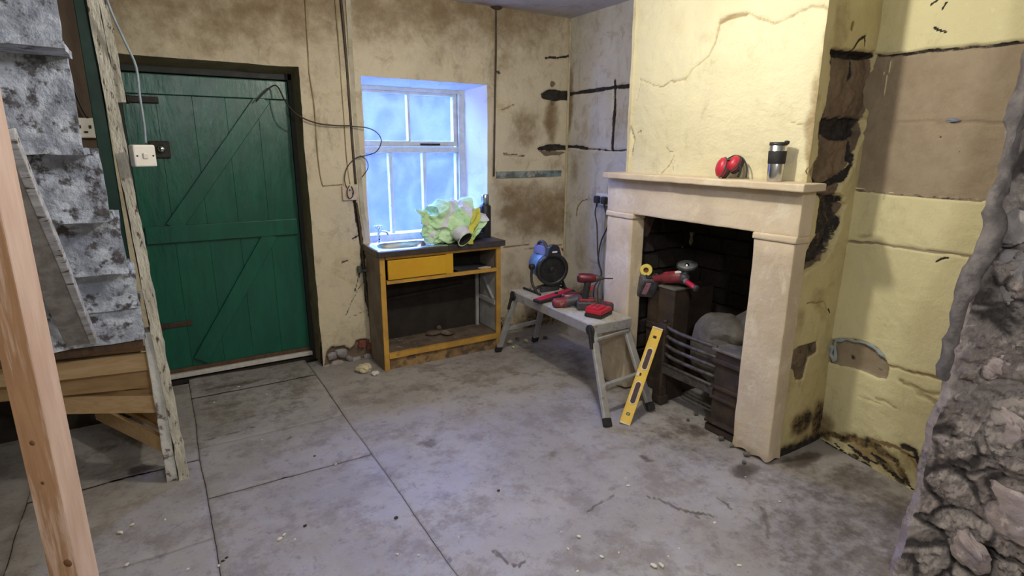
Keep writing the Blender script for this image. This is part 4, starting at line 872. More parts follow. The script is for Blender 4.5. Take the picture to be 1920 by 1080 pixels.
# hi-vis jacket
jk = thing('hi_vis_jacket', 'crumpled pale yellow-green hi-vis jacket with silver bands on sink and worktop', 'jacket', (1.75, 3.66, .84))
def cloth_blob(name, c, d, m, seed, rough=.3, dirv=(1, 0, 1), amp=.011, rot=(0, 0, 0), fr=55, band=None):
    t = MB(); t.blob((0, 0, 0), d, 6, seed, rough, smooth=True); dv = Vector(dirv).normalized()
    for v in t.bm.verts:
        n = v.co.normalized(); s_ = v.co.dot(dv) * fr + 2.2 * math.sin(v.co.x * 17 + seed) + 1.5 * math.cos(v.co.y * 21)
        v.co += n * amp * 1.9 * ((1 - abs(math.sin(s_))) ** 1.5 - .25)
        if band:
            v.co += n * .0
    bmesh.ops.transform(t.bm, matrix=Matrix.Translation(c) @ Euler(rot).to_matrix().to_4x4(), verts=t.bm.verts)
    for v in t.bm.verts: v.co.z = max(v.co.z, .842)
    if band:
        (bp, bn, lo, hi) = band; bp, bn = Vector(bp), Vector(bn).normalized()
        for f in t.bm.faces:
            if lo < (f.calc_center_median() - bp).dot(bn) < hi: f.material_index = 1
    t.build(name, m, jk)
HV = [m_hiviz, m_silver]
cloth_blob('body', (1.70, 3.665, .965), (.150, .13, .145), HV, 3, .35, (.6, 0, -.8), .016, (0, .35, 0), 42, ((1.70, 3.6, 1.03), (-.8, 0, .62), -.005, .035))
cloth_blob('body_fold', (1.85, 3.665, .985), (.10, .11, .14), HV, 8, .35, (.7, 0, -.7), .014, (0, -.3, 0), 46, ((1.89, 3.6, 1.0), (.75, 0, .65), -.03, .028))
cloth_blob('hem', (1.60, 3.625, .905), (.085, .07, .08), HV, 13, .3, (.7, 0, -.7), .008, (0, 0, 0), 40)
def tubecloth(name, path, rad, seed, band=None, openend=True, m=HV):
    n = len(path); nv_ = 28; Q = []; P_ = [Vector(p) for p in path]
    fine = []
    for i in range(n - 1):
        for k in range(5): fine.append((P_[i].lerp(P_[i + 1], k / 5), rad[i] * (1 - k / 5) + rad[i + 1] * k / 5))
    fine.append((P_[-1], rad[-1])); up = None
    d0 = (P_[-1] - P_[0]).normalized(); x = Vector((0, 0, 1)).cross(d0).normalized(); y = d0.cross(x)
    for i, (p, r) in enumerate(fine):
        for k in range(nv_):
            a_ = 2 * math.pi * k / nv_; rr = r * (1 + .10 * math.sin(a_ * 2 + i * .7 + seed) + .06 * math.sin(i * 1.9 + a_ * 3))
            if i == len(fine) - 1: rr = r * (1 + .05 * math.sin(2 * a_))
            Q.append(p + rr * (math.cos(a_) * x + math.sin(a_) * y))
    N_ = len(fine)
    for k in range(nv_): Q.append(fine[-1][0] - d0 * .002 + (Q[(N_ - 1) * nv_ + k] - fine[-1][0]) * .88)
    for k in range(nv_): Q.append(fine[-1][0] - d0 * .07 + (Q[(N_ - 1) * nv_ + k] - fine[-1][0]) * .7)
    t = MB(); bmx = bmesh.new(); V_ = [bmx.verts.new(q) for q in Q]
    for i in range(N_ + 1):
        for k in range(nv_):
            f = bmx.faces.new((V_[i * nv_ + k], V_[i * nv_ + (k + 1) % nv_], V_[(i + 1) * nv_ + (k + 1) % nv_], V_[(i + 1) * nv_ + k])); f.smooth = True
            f.material_index = 2 if i >= N_ else (1 if band and band[0] <= i < band[1] else 0)
    f = bmx.faces.new([V_[(N_ + 1) * nv_ + k] for k in range(nv_)]); f.material_index = 2
    me = bpy.data.meshes.new('t'); bmx.to_mesh(me); bmx.free(); t.bm.from_mesh(me); t.build(name, m + [m_inside], jk)
tubecloth('sleeve', [(1.70, 3.66, 1.0), (1.735, 3.60, .955), (1.752, 3.53, .918), (1.757, 3.462, .874)], [.075, .078, .066, .058], 1, (10, 15))
tubecloth('sleeve', [(1.545, 3.66, .93), (1.57, 3.61, .905), (1.60, 3.575, .888)], [.05, .046, .040], 4, (5, 9))
def flap(name, A_, m, seed, th=.006):
    # A_: rows of points, turned into a thick wavy sheet
    nr, nc = len(A_), len(A_[0]); K = 6; Q = []; NU, NV = (nr - 1) * K + 1, (nc - 1) * K + 1
    for i in range(NU):
        for j in range(NV):
            a_, b_ = min(i // K, nr - 2), min(j // K, nc - 2); s_, t_ = i / K - a_, j / K - b_; s_ = s_ * s_ * (3 - 2 * s_)
            p = (Vector(A_[a_][b_]) * (1 - t_) + Vector(A_[a_][b_ + 1]) * t_) * (1 - s_) + (Vector(A_[a_ + 1][b_]) * (1 - t_) + Vector(A_[a_ + 1][b_ + 1]) * t_) * s_
            p.y += .010 * math.sin(i * .9 + j * .5 + seed) + .006 * math.sin(j * 1.3 + seed * 2); p.z += .005 * math.sin(i * .7 - j * .8 + seed); Q.append(p)
    t = MB(); t.grid(Q, NU, NV); bmesh.ops.recalc_face_normals(t.bm, faces=t.bm.faces)
    bmesh.ops.solidify(t.bm, geom=t.bm.faces[:], thickness=th); return t.build(name, m, jk, smooth=True)
flap('front_panel', [[(1.86, 3.57, 1.05), (1.93, 3.585, 1.075)], [(1.83, 3.53, .97), (1.925, 3.55, 1.02)], [(1.80, 3.50, .885), (1.87, 3.53, .93)], [(1.79, 3.478, .83), (1.815, 3.488, .86)]], m_hiviz_y, 1)
flap('collar_flap', [[(1.885, 3.60, 1.045), (1.985, 3.58, 1.03)], [(1.905, 3.57, .975), (2.0, 3.57, .975)]], HV[1], 3)
flap('collar_flap', [[(1.90, 3.57, .98), (1.995, 3.57, .98)], [(1.87, 3.55, .92), (1.945, 3.555, .935)], [(1.835, 3.525, .855), (1.87, 3.535, .875)]], m_hiviz, 5)
flap('front_panel', [[(1.475, 3.64, 1.07), (1.545, 3.64, 1.075)], [(1.50, 3.61, 1.035), (1.555, 3.61, 1.045)], [(1.50, 3.60, .97), (1.575, 3.60, .985)], [(1.50, 3.60, .90), (1.60, 3.58, .92)], [(1.52, 3.60, .852), (1.60, 3.57, .855)]], m_hiviz, 7)
b = MB(); p = Vector((1.525, 3.585, .985)); b.box(p, (.022, .004, .03), (0, .5, 0), .002); b.build('care_tag', m_label, jk)
b = MB(); b.blob((1.95, 3.66, .862), (.05, .045, .028), 3, 5, .4); tag(b.build('dark_glove', m_inside, None, smooth=True), 'small dark crumpled cloth between jacket and black flask', 'cloth')

# ------------------------------------------------------------------ work platform
wp = thing('work_platform', 'folding aluminium work platform with tools on it, left of the fireplace', 'platform', (2.2, 2.86, 0))
T = {'NL': Vector((2.035, 2.40, .5)), 'NR': Vector((2.335, 2.435, .5)), 'FL': Vector((2.06, 3.33, .5)), 'FR': Vector((2.36, 3.36, .5))}
cen = sum(T.values(), Vector()) / 4; ang = math.atan2(T['FL'].x - T['NL'].x, T['FL'].y - T['NL'].y)
ex, ey = Vector((math.cos(ang), -math.sin(ang), 0)), Vector((math.sin(ang), math.cos(ang), 0))
def wpm(x, y, z): return cen + ex * x + ey * y + Vector((0, 0, z))
MW = Matrix(((ex.x, ey.x, 0, cen.x), (ex.y, ey.y, 0, cen.y), (0, 0, 1, .5), (0, 0, 0, 1)))
for k in range(4):
    x0 = -.15 + k * .075; b = MB(); b.box((x0 + .0375, 0, -.006), (.072, .93, .012), bev=.002, M=MW)
    for q in range(4): b.box((x0 + .013 + q * .016, 0, .0008), (.006, .92, .0016), M=MW)
    b.build('deck_plank', m_alutop, wp)
for sx in (-.148, .148): b = MB(); b.box((sx, 0, -.033), (.012, .935, .058), bev=.003, M=MW); b.build('side_rail', m_alu, wp)
for sy in (-.465, .465): b = MB(); b.box((0, sy, -.033), (.30, .014, .058), bev=.003, M=MW); b.build('end_rail', m_alu, wp)
feet = {'NL': (1.945, 2.14), 'NR': (2.30, 2.165), 'FL': (2.02, 3.475), 'FR': (2.385, 3.52)}
for k, (fx_, fy_) in feet.items():
    top = T[k] + Vector((0.012 if 'L' in k else -.012, .02 if 'N' in k else -.02, -.045)); ft = Vector((fx_, fy_, .0)); d = (ft - top).normalized()
    b = MB(); b.bar(top, ft - d * .045, .046, .022, (0, 1, 0), .004); lg = b.build('leg', m_alu, wp)
    b = MB(); b.bar(ft - d * .05, ft + Vector((0, 0, .004)), .05, .027, (0, 1, 0), .004); b.build('rubber_foot', m_rubber, lg)
    sx = -1 if 'L' in k else 1
    if 'L' in k:
        hp = top + Vector((-.022, 0, 0)); b = MB(); M_, L_ = axis_m(hp + Vector((0, 0, .05)), hp + d * .075 + Vector((0, 0, .05)))
        b.cyl(hp + Vector((-.006, 0, .012)), hp + Vector((.008, 0, .012)), .034); b.bar(hp + Vector((0, 0, .03)), hp + d * .10, .03, .018, (0, 1, 0), .004)
        for q in range(3): b.cyl(hp + d * (.03 * q) + Vector((-.014, 0, .006)), hp + d * (.03 * q), .007, seg=10)
        lab(b.build('hinge', m_blackpl, wp), 'black locking hinge')
for e in ('N', 'F'):
    a_, c_ = feet[e + 'L'], feet[e + 'R']; tl, tr = T[e + 'L'], T[e + 'R']
    for fz in (.19, .42):
        t_ = 1 - (fz / .455); pl = Vector((tl.x + .012 + (a_[0] - tl.x) * t_, tl.y + (a_[1] - tl.y) * t_, fz)); p2 = Vector((tr.x - .012 + (c_[0] - tr.x) * t_, tr.y + (c_[1] - tr.y) * t_, fz))
        b = MB(); b.bar(pl, p2, .030 if fz < .3 else .016, .024 if fz < .3 else .016, (0, 0, 1), .003); b.build('rung', m_alu, wp)

# drum fan heater
fn = thing('drum_fan', 'blue drum fan heater with black round grille at far end of platform', 'fan', (2.27, 3.20, .5), 0)
FC = Vector((2.275, 3.155, .665)); MF = axis_m(FC, FC + Vector((.26, 1, .06)))[0]
b = MB(); b.lathe([(.098, .0), (.108, .01), (.108, .19), (.10, .20), (.096, .19), (.094, .01)], 40, MF); b.lathe([(0, .17), (.095, .17)], 30, MF); b.build('drum', m_bluefan, fn)
b = MB(); b.lathe([(.090, -.012), (.094, -.018), (.112, -.020), (.117, -.012), (.117, .02), (.110, .026), (.098, .02), (.090, -.002)], 44, MF); b.build('front_ring', m_blackpl, fn)
b = MB(); b.lathe([(0, .004), (.0935, .004)], 40, MF, False); b.lathe([(0, -.008), (.018, -.008), (.022, -.002), (.022, .01)], 20, MF); b.build('grille_dark_disc', m_rubber, fn)  # hub, and a black disc standing in for shade inside the drum
b = MB()
for r in np.linspace(.032, .088, 6): b.tube([MF @ Vector((r * math.cos(a_), r * math.sin(a_), -.006)) for a_ in np.linspace(0, 2 * math.pi, 37)[:-1]], .0011, 5, True)
for k in range(16): a_ = 2 * math.pi * k / 16; b.tube([MF @ Vector((.02 * math.cos(a_), .02 * math.sin(a_), -.005)), MF @ Vector((.093 * math.cos(a_ + .25), .093 * math.sin(a_ + .25), -.003))], .0012, 5, smoothpts=0)
b.build('grille', mat('dark_wire', (.06, .06, .07), rough=.4, metal=.6), fn)
b = MB(); b.prism([(-.062, 0), (.062, 0), (.04, .062), (.018, .078), (-.018, .078), (-.04, .062)], .035, Matrix.Translation((FC.x, FC.y + .01, FC.z + .098)) @ Matrix.Rotation(math.pi / 2, 4, 'X'), .004); b.build('control_hood', m_blackpl, fn)
b = MB(); b.box((FC.x, FC.y - .027, FC.z + .128), (.042, .003, .012), bev=.001); lab(b.build('label_plate', m_label, fn), 'white label on the hood')
b = MB(); b.tube([(FC.x - .02, FC.y + .04, FC.z + .10), (FC.x - .02, FC.y + .05, FC.z + .16), (FC.x - .02, FC.y + .09, FC.z + .185), (FC.x - .02, FC.y + .14, FC.z + .17), (FC.x - .02, FC.y + .16, FC.z + .11)], .012, 10); b.build('carry_handle', m_dgrey, fn)
b = MB(); b.prism([(-.04, 0), (.04, 0), (.024, .06), (-.024, .06)], .14, Matrix.Translation((FC.x - .005, FC.y + .18, FC.z + .097)) @ Matrix.Rotation(math.pi / 2, 4, 'X'), .004); b.build('control_box', mat('violet_blue_enamel', (.20, .22, .38), rough=.4), fn)
b = MB()
for sx in (-1, 1):
    b.tube([(FC.x + sx * .125, FC.y + .07, FC.z + .03), (FC.x + sx * .13, FC.y + .06, .58), (FC.x + sx * .125, FC.y + .0, .512), (FC.x + sx * .125, FC.y - .03, .510), (FC.x + sx * .125, FC.y + .17, .510)], .009, 8)
b.tube([(FC.x - .125, FC.y + .03, .52), (FC.x - .10, FC.y + .03, .545), (FC.x, FC.y + .03, .55), (FC.x + .10, FC.y + .03, .545), (FC.x + .125, FC.y + .03, .52)], .009, 8); b.build('stand', m_blackpl, fn)
for sx in (-1, 1):
    b = MB(); b.cyl((FC.x + sx * .108, FC.y + .07, FC.z + .02), (FC.x + sx * .14, FC.y + .07, FC.z + .02), .02); b.build('pivot_knob', m_blackpl, fn)
b = MB(); b.box((FC.x, FC.y + .02, .524), (.16, .02, .04), (.3, 0, 0), .004); b.build('base_plate', m_dgrey, fn)

# tools on the platform
rp = thing('tool_sheath', 'long flat red tool sheath with black edging lying beside the fan', 'tool case', (2.14, 2.97, .5), 0)
a_, c_ = Vector((2.015, 2.965, .512)), Vector((2.325, 2.985, .545))
M_, L_ = axis_m(a_, c_); Mr = M_
b = MB(); b.box((0, 0, L_ / 2), (.075, .020, L_), bev=.006, M=Mr); b.build('case', m_rubber, rp)
b = MB(); b.prism([(-.027, .012), (.027, .012), (.029, L_ * .55), (.02, L_ - .015), (-.018, L_ - .015), (-.029, L_ * .5)], .004, Mr @ Matrix(((1, 0, 0, 0), (0, 0, 1, .009), (0, 1, 0, 0), (0, 0, 0, 1))), .001); b.build('red_face', m_red, rp)
b = MB(); b.cyl(Mr @ Vector((0, .012, L_ * .55)), Mr @ Vector((0, .022, L_ * .55)), .012); b.build('button', m_blackpl, rp)
mt = thing('multi_tool', 'red and black cordless tool lying on its side between sheath and charger', 'power tool', (2.13, 2.80, .5))
b = MB(); M_, L_ = axis_m((2.045, 2.825, .532), (2.13, 2.79, .535)); b.lathe([(0, 0), (.018, .001), (.028, .012), (.032, .04), (.033, L_ * .8), (.029, L_ + .01)], 20, M_); b.build('motor_housing', m_dred, mt)
b = MB(); M_, L_ = axis_m((2.125, 2.79, .535), (2.225, 2.755, .548)); b.lathe([(.029, 0), (.031, .01), (.028, .04), (.036, .07), (.037, L_ - .01), (.03, L_), (0, L_)], 20, M_); b.build('grip', m_dgrey, mt)
b = MB(); b.box((2.205, 2.74, .53), (.075, .085, .05), (.1, .1, -.3), .012); b.build('battery', m_blackpl, mt)
b = MB(); b.cyl((2.208, 2.70, .545), (2.209, 2.694, .545), .008); b.build('indicator', m_label, mt)
d2 = thing('second_power_tool', 'dusty maroon cordless tool lying behind the upright drill', 'power tool', (2.25, 2.88, .5))
b = MB(); M_, L_ = axis_m((2.17, 2.90, .535), (2.30, 2.84, .54)); b.lathe([(0, 0), (.022, .002), (.030, .02), (.033, .07), (.028, L_), (0, L_ + .004)], 20, M_); b.build('motor_housing', m_maroon, d2)
b = MB(); b.box((2.29, 2.83, .52), (.07, .08, .04), (0, 0, -.4), .01); b.build('battery', m_dgrey, d2)
dl = thing('impact_driver', 'maroon and black impact driver standing upright on its battery, bit pointing right', 'drill', (2.213, 2.685, .5), math.atan2(-.55, .83))
Mz = dl.matrix_basis
lb_ = lambda mb, n, m, l=None: mb.build(n, m, dl, world=False, label=l)
b = MB(); b.box((-.005, 0, .03), (.12, .078, .056), bev=.01); lb_(b, 'battery', m_dgrey)
b = MB(); b.box((-.005, 0, .065), (.10, .066, .02), bev=.006); lb_(b, 'battery_shoe', m_dred)
b = MB(); b.tube([(-.012, 0, .06), (-.012, 0, .10), (-.006, 0, .14), (.0, 0, .18)], .0215, 14); lb_(b, 'handle', m_rubber)
b = MB(); b.box((.026, 0, .140), (.016, .018, .030), (0, .2, 0), .004); lb_(b, 'trigger', m_red)
MH = axis_m((-.068, 0, .205), (.08, 0, .203))[0]
b = MB(); b.lathe([(0, 0), (.022, .001), (.029, .010), (.031, .03), (.031, .085), (.027, .105), (.022, .118)], 24, MH); lb_(b, 'motor_housing', m_maroon)
b = MB(); b.lathe([(.022, .116), (.024, .12), (.018, .138), (.012, .148), (.010, .166), (0, .167)], 20, MH); lb_(b, 'chuck', m_dgrey)
b = MB(); b.cyl((.098, 0, .203), (.155, 0, .203), .0035, seg=8); lb_(b, 'driver_bit', m_iron)
ch = thing('battery_charger', 'bright red battery charger with black base at near end of platform', 'charger', (2.19, 2.545, .5), .38)
b = MB(); b.box((0, 0, .012), (.150, .115, .022), bev=.006); b.build('base', m_blackpl, ch, world=False)
b = MB(); b.prism([(-.056, -.072), (.056, -.072), (.056, .072), (-.056, .072)], .03, Matrix(((0, 1, 0, 0), (1, 0, 0, 0), (0, 0, 1, .022), (0, 0, 0, 1))), .008); b.box((-.02, .008, .055), (.095, .09, .022), bev=.009); b.build('housing', m_red, ch, world=False)
b = MB(); b.box((-.03, -.012, .0665), (.05, .012, .004), bev=.001); b.box((-.03, .02, .0665), (.05, .012, .004), bev=.001); b.box((.05, .0, .052), (.024, .05, .006), bev=.002); b.build('battery_rails', m_dred, ch, world=False)
sb_ = thing('spare_battery', 'dark battery pack lying right of the red charger', 'battery', (2.305, 2.60, .5), .2)
b = MB(); b.box((0, 0, .026), (.05, .075, .05), bev=.009); b.build('case', m_dgrey, sb_, world=False)
b = MB(); b.box((0, 0, .052), (.036, .06, .006), bev=.002); b.build('terminal_rail', m_dred, sb_, world=False)

# spirit level leaning against the grate
lv0, lv1 = Vector((2.045, 2.115, .004)), Vector((2.378, 2.232, .478))
zd = (lv1 - lv0).normalized(); view = (Vector((0, 0, 1.5)) - (lv0 + lv1) / 2); nx = view.cross(zd).normalized(); ny = zd.cross(nx)
if nx.x < 0: nx = -nx; ny = zd.cross(nx)
if ny.dot(view) < 0: ny = -ny
ML = Matrix(((nx.x, ny.x, zd.x, lv0.x), (nx.y, ny.y, zd.y, lv0.y), (nx.z, ny.z, zd.z, lv0.z), (0, 0, 0, 1)))
lv = thing('spirit_level', 'yellow spirit level with two red handle slots leaning upright against the grate', 'spirit level', lv0)
LL = (lv1 - lv0).length
b = MB(); b.box((0, -.012, LL / 2), (.054, .022, LL - .006), bev=.002, M=ML); b.build('body', m_levely, lv)
for sx in (-.028, .028): b = MB(); b.box((sx, -.012, LL / 2), (.005, .027, LL - .006), bev=.001, M=ML); b.build('rail', m_levely, lv)
for z_ in (.004, LL - .004): b = MB(); b.box((0, -.012, z_), (.061, .029, .010), bev=.003, M=ML); b.build('end_cap', m_levelp, lv)
def stadium(r, h, n=10): return [(r * math.cos(t), h + r * math.sin(t)) for t in np.linspace(0, math.pi, n)] + [(r * math.cos(t), -h + r * math.sin(t)) for t in np.linspace(math.pi, 2 * math.pi, n)]
for zc in (LL * .315, LL * .665):
    Mh = ML @ Matrix(((1, 0, 0, 0), (0, 0, 1, -.002), (0, 1, 0, zc), (0, 0, 0, 1)))
    b = MB(); b.prism(stadium(.019, .052), .004, Mh, .001); hs = b.build('handle_rim', m_levelp, lv)
    b = MB(); b.prism(stadium(.0135, .050), .0015, Mh @ Matrix.Translation((0, 0, .0035))); b.build('handle_slot', m_levelr, hs)
for zc, sx in ((.06, 0), (LL - .06, 0), (LL * .50, -.012)):
    b = MB(); b.box((sx, .0, zc), (.020, .005, .016), bev=.003, M=ML); v_ = b.build('vial', m_vial, lv)
b = MB(); b.box((-.020, .001, LL * .50), (.016, .006, .03), bev=.003, M=ML); b.build('vial_window', m_levelp, lv)

# grinder on the hob
ag = thing('angle_grinder', 'red cordless angle grinder with round grey disc lying on the grate hob', 'angle grinder', (2.52, 2.28, .70))
Bt = Vector((2.48, 2.43, .716)); Hd = Vector((2.545, 2.225, .766))
M_, L_ = axis_m(Bt, Hd)
b = MB(); b.lathe([(.022, .0), (.024, .02), (.023, .07), (.027, .10)], 18, M_); b.build('handle', m_dred, ag)
b = MB(); b.lathe([(.026, .09), (.034, .105), (.036, .15), (.034, .21), (.026, L_)], 20, M_); b.build('motor_housing', m_dred, ag)
b = MB(); b.box((.0, .030, .15), (.03, .012, .08), bev=.004, M=M_); b.build('switch', m_red, ag)
b = MB(); b.box((0, .03, .205), (.05, .014, .04), bev=.004, M=M_); b.build('label_panel', m_label, ag)
b = MB(); q = Hd + Vector((.0, -.01, -.005)); b.blob(q, (.035, .035, .032), 2, 4, .1, smooth=True); b.cyl(q, q + Vector((.01, 0, .05)), .022); b.build('gear_head', m_dgrey, ag)
dc = Hd + Vector((.03, .0, .052)); Md = axis_m(dc, dc + Vector((-.22, -.14, 1)))[0]
b = MB(); b.lathe([(0, 0), (.057, 0), (.060, .003), (.060, .018), (.057, .020), (.055, .006), (0, .006)], 36, Md); b.build('guard', m_dgrey, ag)
b = MB(); b.lathe([(0, .008), (.012, .008), (.052, .010), (.053, .013), (.012, .014), (0, .012)], 36, Md); b.build('disc', m_disc, ag)
b = MB(); b.lathe([(0, .024), (.010, .023), (.014, .014), (.016, .012)], 16, Md); b.build('flange_nut', m_steel, ag)
h0 = Hd + Vector((-.02, -.035, -.015)); h1 = h0 + Vector((-.035, -.12, .0)); h1.z = .732
b = MB(); b.lathe([(.012, 0), (.018, .01), (.016, .025)], 16, axis_m(h0, h1)[0]); b.build('handle_collar', m_disc, ag)
b = MB(); M2, L2 = axis_m(h0, h1); b.lathe([(.013, .02), (.0155, .03), (.015, L2 - .02), (.018, L2 - .012)], 16, M2); b.build('side_handle', m_red, ag)
b = MB(); b.lathe([(.018, L2 - .014), (.020, L2 - .008), (.018, L2), (0, L2)], 16, M2); b.build('handle_end', m_dgrey, ag)
bc = Vector((2.485, 2.440, .688)); Mb = Matrix.Translation(bc) @ Euler((.55, .1, -.45)).to_matrix().to_4x4()
b = MB(); b.box((0, 0, -.015), (.115, .075, .15), bev=.012, M=Mb); bt_ = b.build('battery', mat('scuffed_grey_plastic', (.13, .13, .15), (.07, .07, .085), .5, scale=20, bump=.2), ag)
b = MB(); b.box((-.014, -.0385, -.01), (.030, .003, .095), bev=.001, M=Mb); lab(b.build('battery_sticker', m_pinklabel, bt_), 'pink sticker')
b = MB(); b.box((0, 0, .057), (.07, .05, .02), bev=.005, M=Mb); b.build('battery_shoe', m_rubber, ag)
tr_ = thing('tape_roll', 'small yellow roll of tape standing on top of the grinder battery', 'tape', (2.46, 2.42, .74))
tc_ = PX(2.46, 1212, 506); Mt = axis_m(tc_, tc_ + Vector((-.80, -.55, .12)))[0]
b = MB(); b.lathe([(.014, -.012), (.036, -.012), (.036, .012), (.014, .012), (.014, -.012)], 30, Mt, False); b.build('tape', m_tape, tr_)
b = MB(); b.lathe([(.013, -.0125), (.0165, -.0125), (.0165, .0125), (.013, .0125), (.013, -.0125)], 24, Mt, False); b.lathe([(0, .0), (.014, .0)], 20, Mt, False); b.build('core', m_tapecore, tr_)

# mantel objects
ed = thing('ear_defenders', 'red ear defenders with black cushions lying on the mantel shelf', 'ear defenders', (2.37, 1.83, 1.352))
def cup(c, ax, s_=1.0):
    M_ = axis_m(c, c + Vector(ax))[0] @ Matrix.Diagonal((.85, 1.12, 1, 1))
    b = MB(); b.lathe([(.036 * s_, .0), (.038 * s_, .012), (.034 * s_, .028), (.020 * s_, .038), (0, .041)], 26, M_); c1 = b.build('cup', m_red, ed)
    b = MB(); b.lathe([(.036 * s_, -.001), (.040 * s_, -.006), (.039 * s_, -.016), (.030 * s_, -.022), (.02 * s_, -.016), (0, -.012)], 26, M_); b.build('cushion', m_rubber, ed)
    b = MB(); b.lathe([(.0382 * s_, .008), (.0395 * s_, .010), (.0395 * s_, .014), (.0375 * s_, .016)], 26, M_); b.build('cup_band', m_dgrey, ed)
cup(Vector((2.352, 1.852, 1.403)), (-.85, .50, .22), 1.15); cup(Vector((2.376, 1.808, 1.418)), (-.72, .22, .50), .95)
b = MB(); b.tube([(2.365, 1.875, 1.43), (2.37, 1.85, 1.447), (2.375, 1.815, 1.462), (2.385, 1.78, 1.45), (2.39, 1.757, 1.41), (2.385, 1.752, 1.36)], .004, 8)
b.tube([(2.335, 1.845, 1.43), (2.345, 1.825, 1.444), (2.36, 1.79, 1.43), (2.37, 1.775, 1.40), (2.37, 1.785, 1.362)], .006, 8); b.build('headband', m_blackpl, ed)
mg = thing('travel_mug', 'steel travel mug with black grip band and lid on the mantel shelf', 'mug', (2.36, 1.585, 1.352))
Mm = Matrix.Translation((2.36, 1.585, 1.352)); 
b = MB(); b.lathe([(0, 0), (.031, 0), (.0325, .003), (.0365, .16), (.034, .162), (0, .162)], 32, Mm); b.build('body', m_steel, mg)
b = MB(); b.lathe([(.0346, .078), (.0362, .080), (.0380, .132), (.0366, .134)], 32, Mm); lab(b.build('grip_band', m_rubber, mg), 'black rubber grip')
b = MB(); b.lathe([(.0372, .158), (.0378, .162), (.0365, .172), (.030, .172), (.028, .168), (0, .168)], 32, Mm); b.box((2.36 + .014, 1.585 - .030, 1.352 + .170), (.016, .026, .016), (0, .2, -.6), .004); b.build('lid', m_blackpl, mg)

# ------------------------------------------------------------------ pipes, cables, sockets
def pipe(name, pts, r, m, label, cat, seg=8, sm=4):
    b = MB(); b.tube(pts, r, seg, smoothpts=sm); return tag(b.build(name, m), label, cat)
W = lambda *q, y=YB - .006: [PY(y, *p) for p in q]
pipe('wall_pipe', W((638, -12), (645, 60), (652, 150), (658, 235), (664, 310), (667, 345)), .009, m_pipe, 'dark vertical pipe running down the wall to the socket left of window', 'pipe')
b = MB(); q = W((652, -12), (657, 90), (664, 200), (672, 300), (680, 400), (690, 455))
for a_, c_ in zip(q, q[1:]): b.bar(a_ + Vector((0, .004, 0)), c_ + Vector((0, .004, 0)), .030, .012, (0, 1, 0), .003)
b.cut(2); b.rough(.002, 15, 3); tag(b.build('cable_conduit', m_batten), 'flat cream conduit beside the dark pipe, left of the window', 'conduit')
b = MB(); q = W((684, 520), (690, 560), (700, 610), (712, 660)); b.bar(q[0] + Vector((.025, 0, 0)), q[-1] + Vector((.02, 0, .03)), .03, .012, (0, 1, 0), .002)
b.cut(3); b.rough(.004, 15, 6); tag(b.build('conduit_stub', m_batten), 'lower pale conduit length beside the left end of the cabinet', 'conduit')
pipe('waste_pipe', W((668, 380), (676, 440), (682, 505), (688, 560), (700, 620), (712, 665), y=YB + .002), .008, m_pipe, 'dark lower pipe in the broken channel left of the cabinet', 'pipe')
b = MB(); a_ = PY(YB - .03, 676, 508); b.cyl(a_, a_ + Vector((.10, 0, 0)), .012); b.cyl(a_ + Vector((-.006, 0, -.01)), a_ + Vector((-.006, 0, .035)), .016); tag(b.build('pipe_elbow', mat('grey_lead_pipe', (.10, .11, .10), rough=.5, metal=.3), None, smooth=True), 'short grey pipe elbow entering the cabinet side', 'pipe')
pipe('wall_pipe', W((930, 6), (930, 100), (928, 200), (926, 330)), .007, m_pipe, 'thin rusty pipe from ceiling down right side of the window', 'pipe')
b = MB(); p = PY(YB - .006, 930, 14); b.lathe([(0, .012), (.03, .01), (.05, 0)], 16, axis_m((p.x, p.y, CZ - .004), (p.x, p.y, CZ - .03))[0]); b.rough(.006, 20, 3); tag(b.build('pipe_rose', m_pipe), 'rusty collar round the thin pipe at the ceiling', 'pipe')
pipe('wall_cable', W((572, -12), (578, 110), (580, 140), (588, 190), (592, 240), (597, 305), (604, 345), (612, 348), (642, 346)), .004, m_cablec, 'thin painted-over cable between the door and the pipe', 'cable')
pipe('wall_cable', W((628, -12), (634, 70), (640, 160), (645, 230), (650, 300), (656, 345)), .004, m_cablec, 'thin painted-over cable immediately left of the dark pipe', 'cable')
pipe('loose_cable', [PY(4.0, 480, 190), PY(3.98, 505, 165), PY(3.95, 520, 162), PY(3.88, 535, 190), PY(3.82, 556, 214), PY(3.81, 590, 230), PY(3.81, 625, 235), PY(3.81, 657, 236)], .0045, m_cable, 'brown cable drooping from the door head to the dark pipe', 'cable')
pipe('loose_cable', [PY(3.81, 660, 237), PY(3.79, 690, 240), PY(3.77, 708, 250), PY(3.77, 715, 265), PY(3.78, 706, 284), PY(3.81, 685, 292), PY(3.82, 668, 296), PY(3.82, 652, 312), PY(3.82, 646, 335), PY(3.82, 650, 352)], .0035, m_cable, 'thin brown cable looping in front of the window edge', 'cable')
pipe('loose_cable', [PY(3.81, 675, 292), PY(3.79, 687, 300), PY(3.79, 690, 315), PY(3.80, 679, 332)], .003, m_cable, 'short curled cable end beside the window edge', 'cable')
so = thing('wall_socket', 'pale single socket with looped wires on wall left of the window', 'socket', PY(YB, 655, 362))
p = PY(YB - .012, 655, 362); b = MB(); b.box(p, (.098, .026, .095), (0, 0, 0), .006); b.build('plate', mat('pinkish_white_plastic', (.56, .47, .38), (.45, .37, .29), .5, scale=20), so)
b = MB(); b.tube([p + Vector(v) for v in ((0, -.014, .05), (-.018, -.03, .03), (-.022, -.03, -.01), (-.005, -.02, -.035), (.015, -.02, -.02), (.02, -.03, .01), (.012, -.02, .045))], .0035, 7); b.build('looped_wire', m_cable, so)
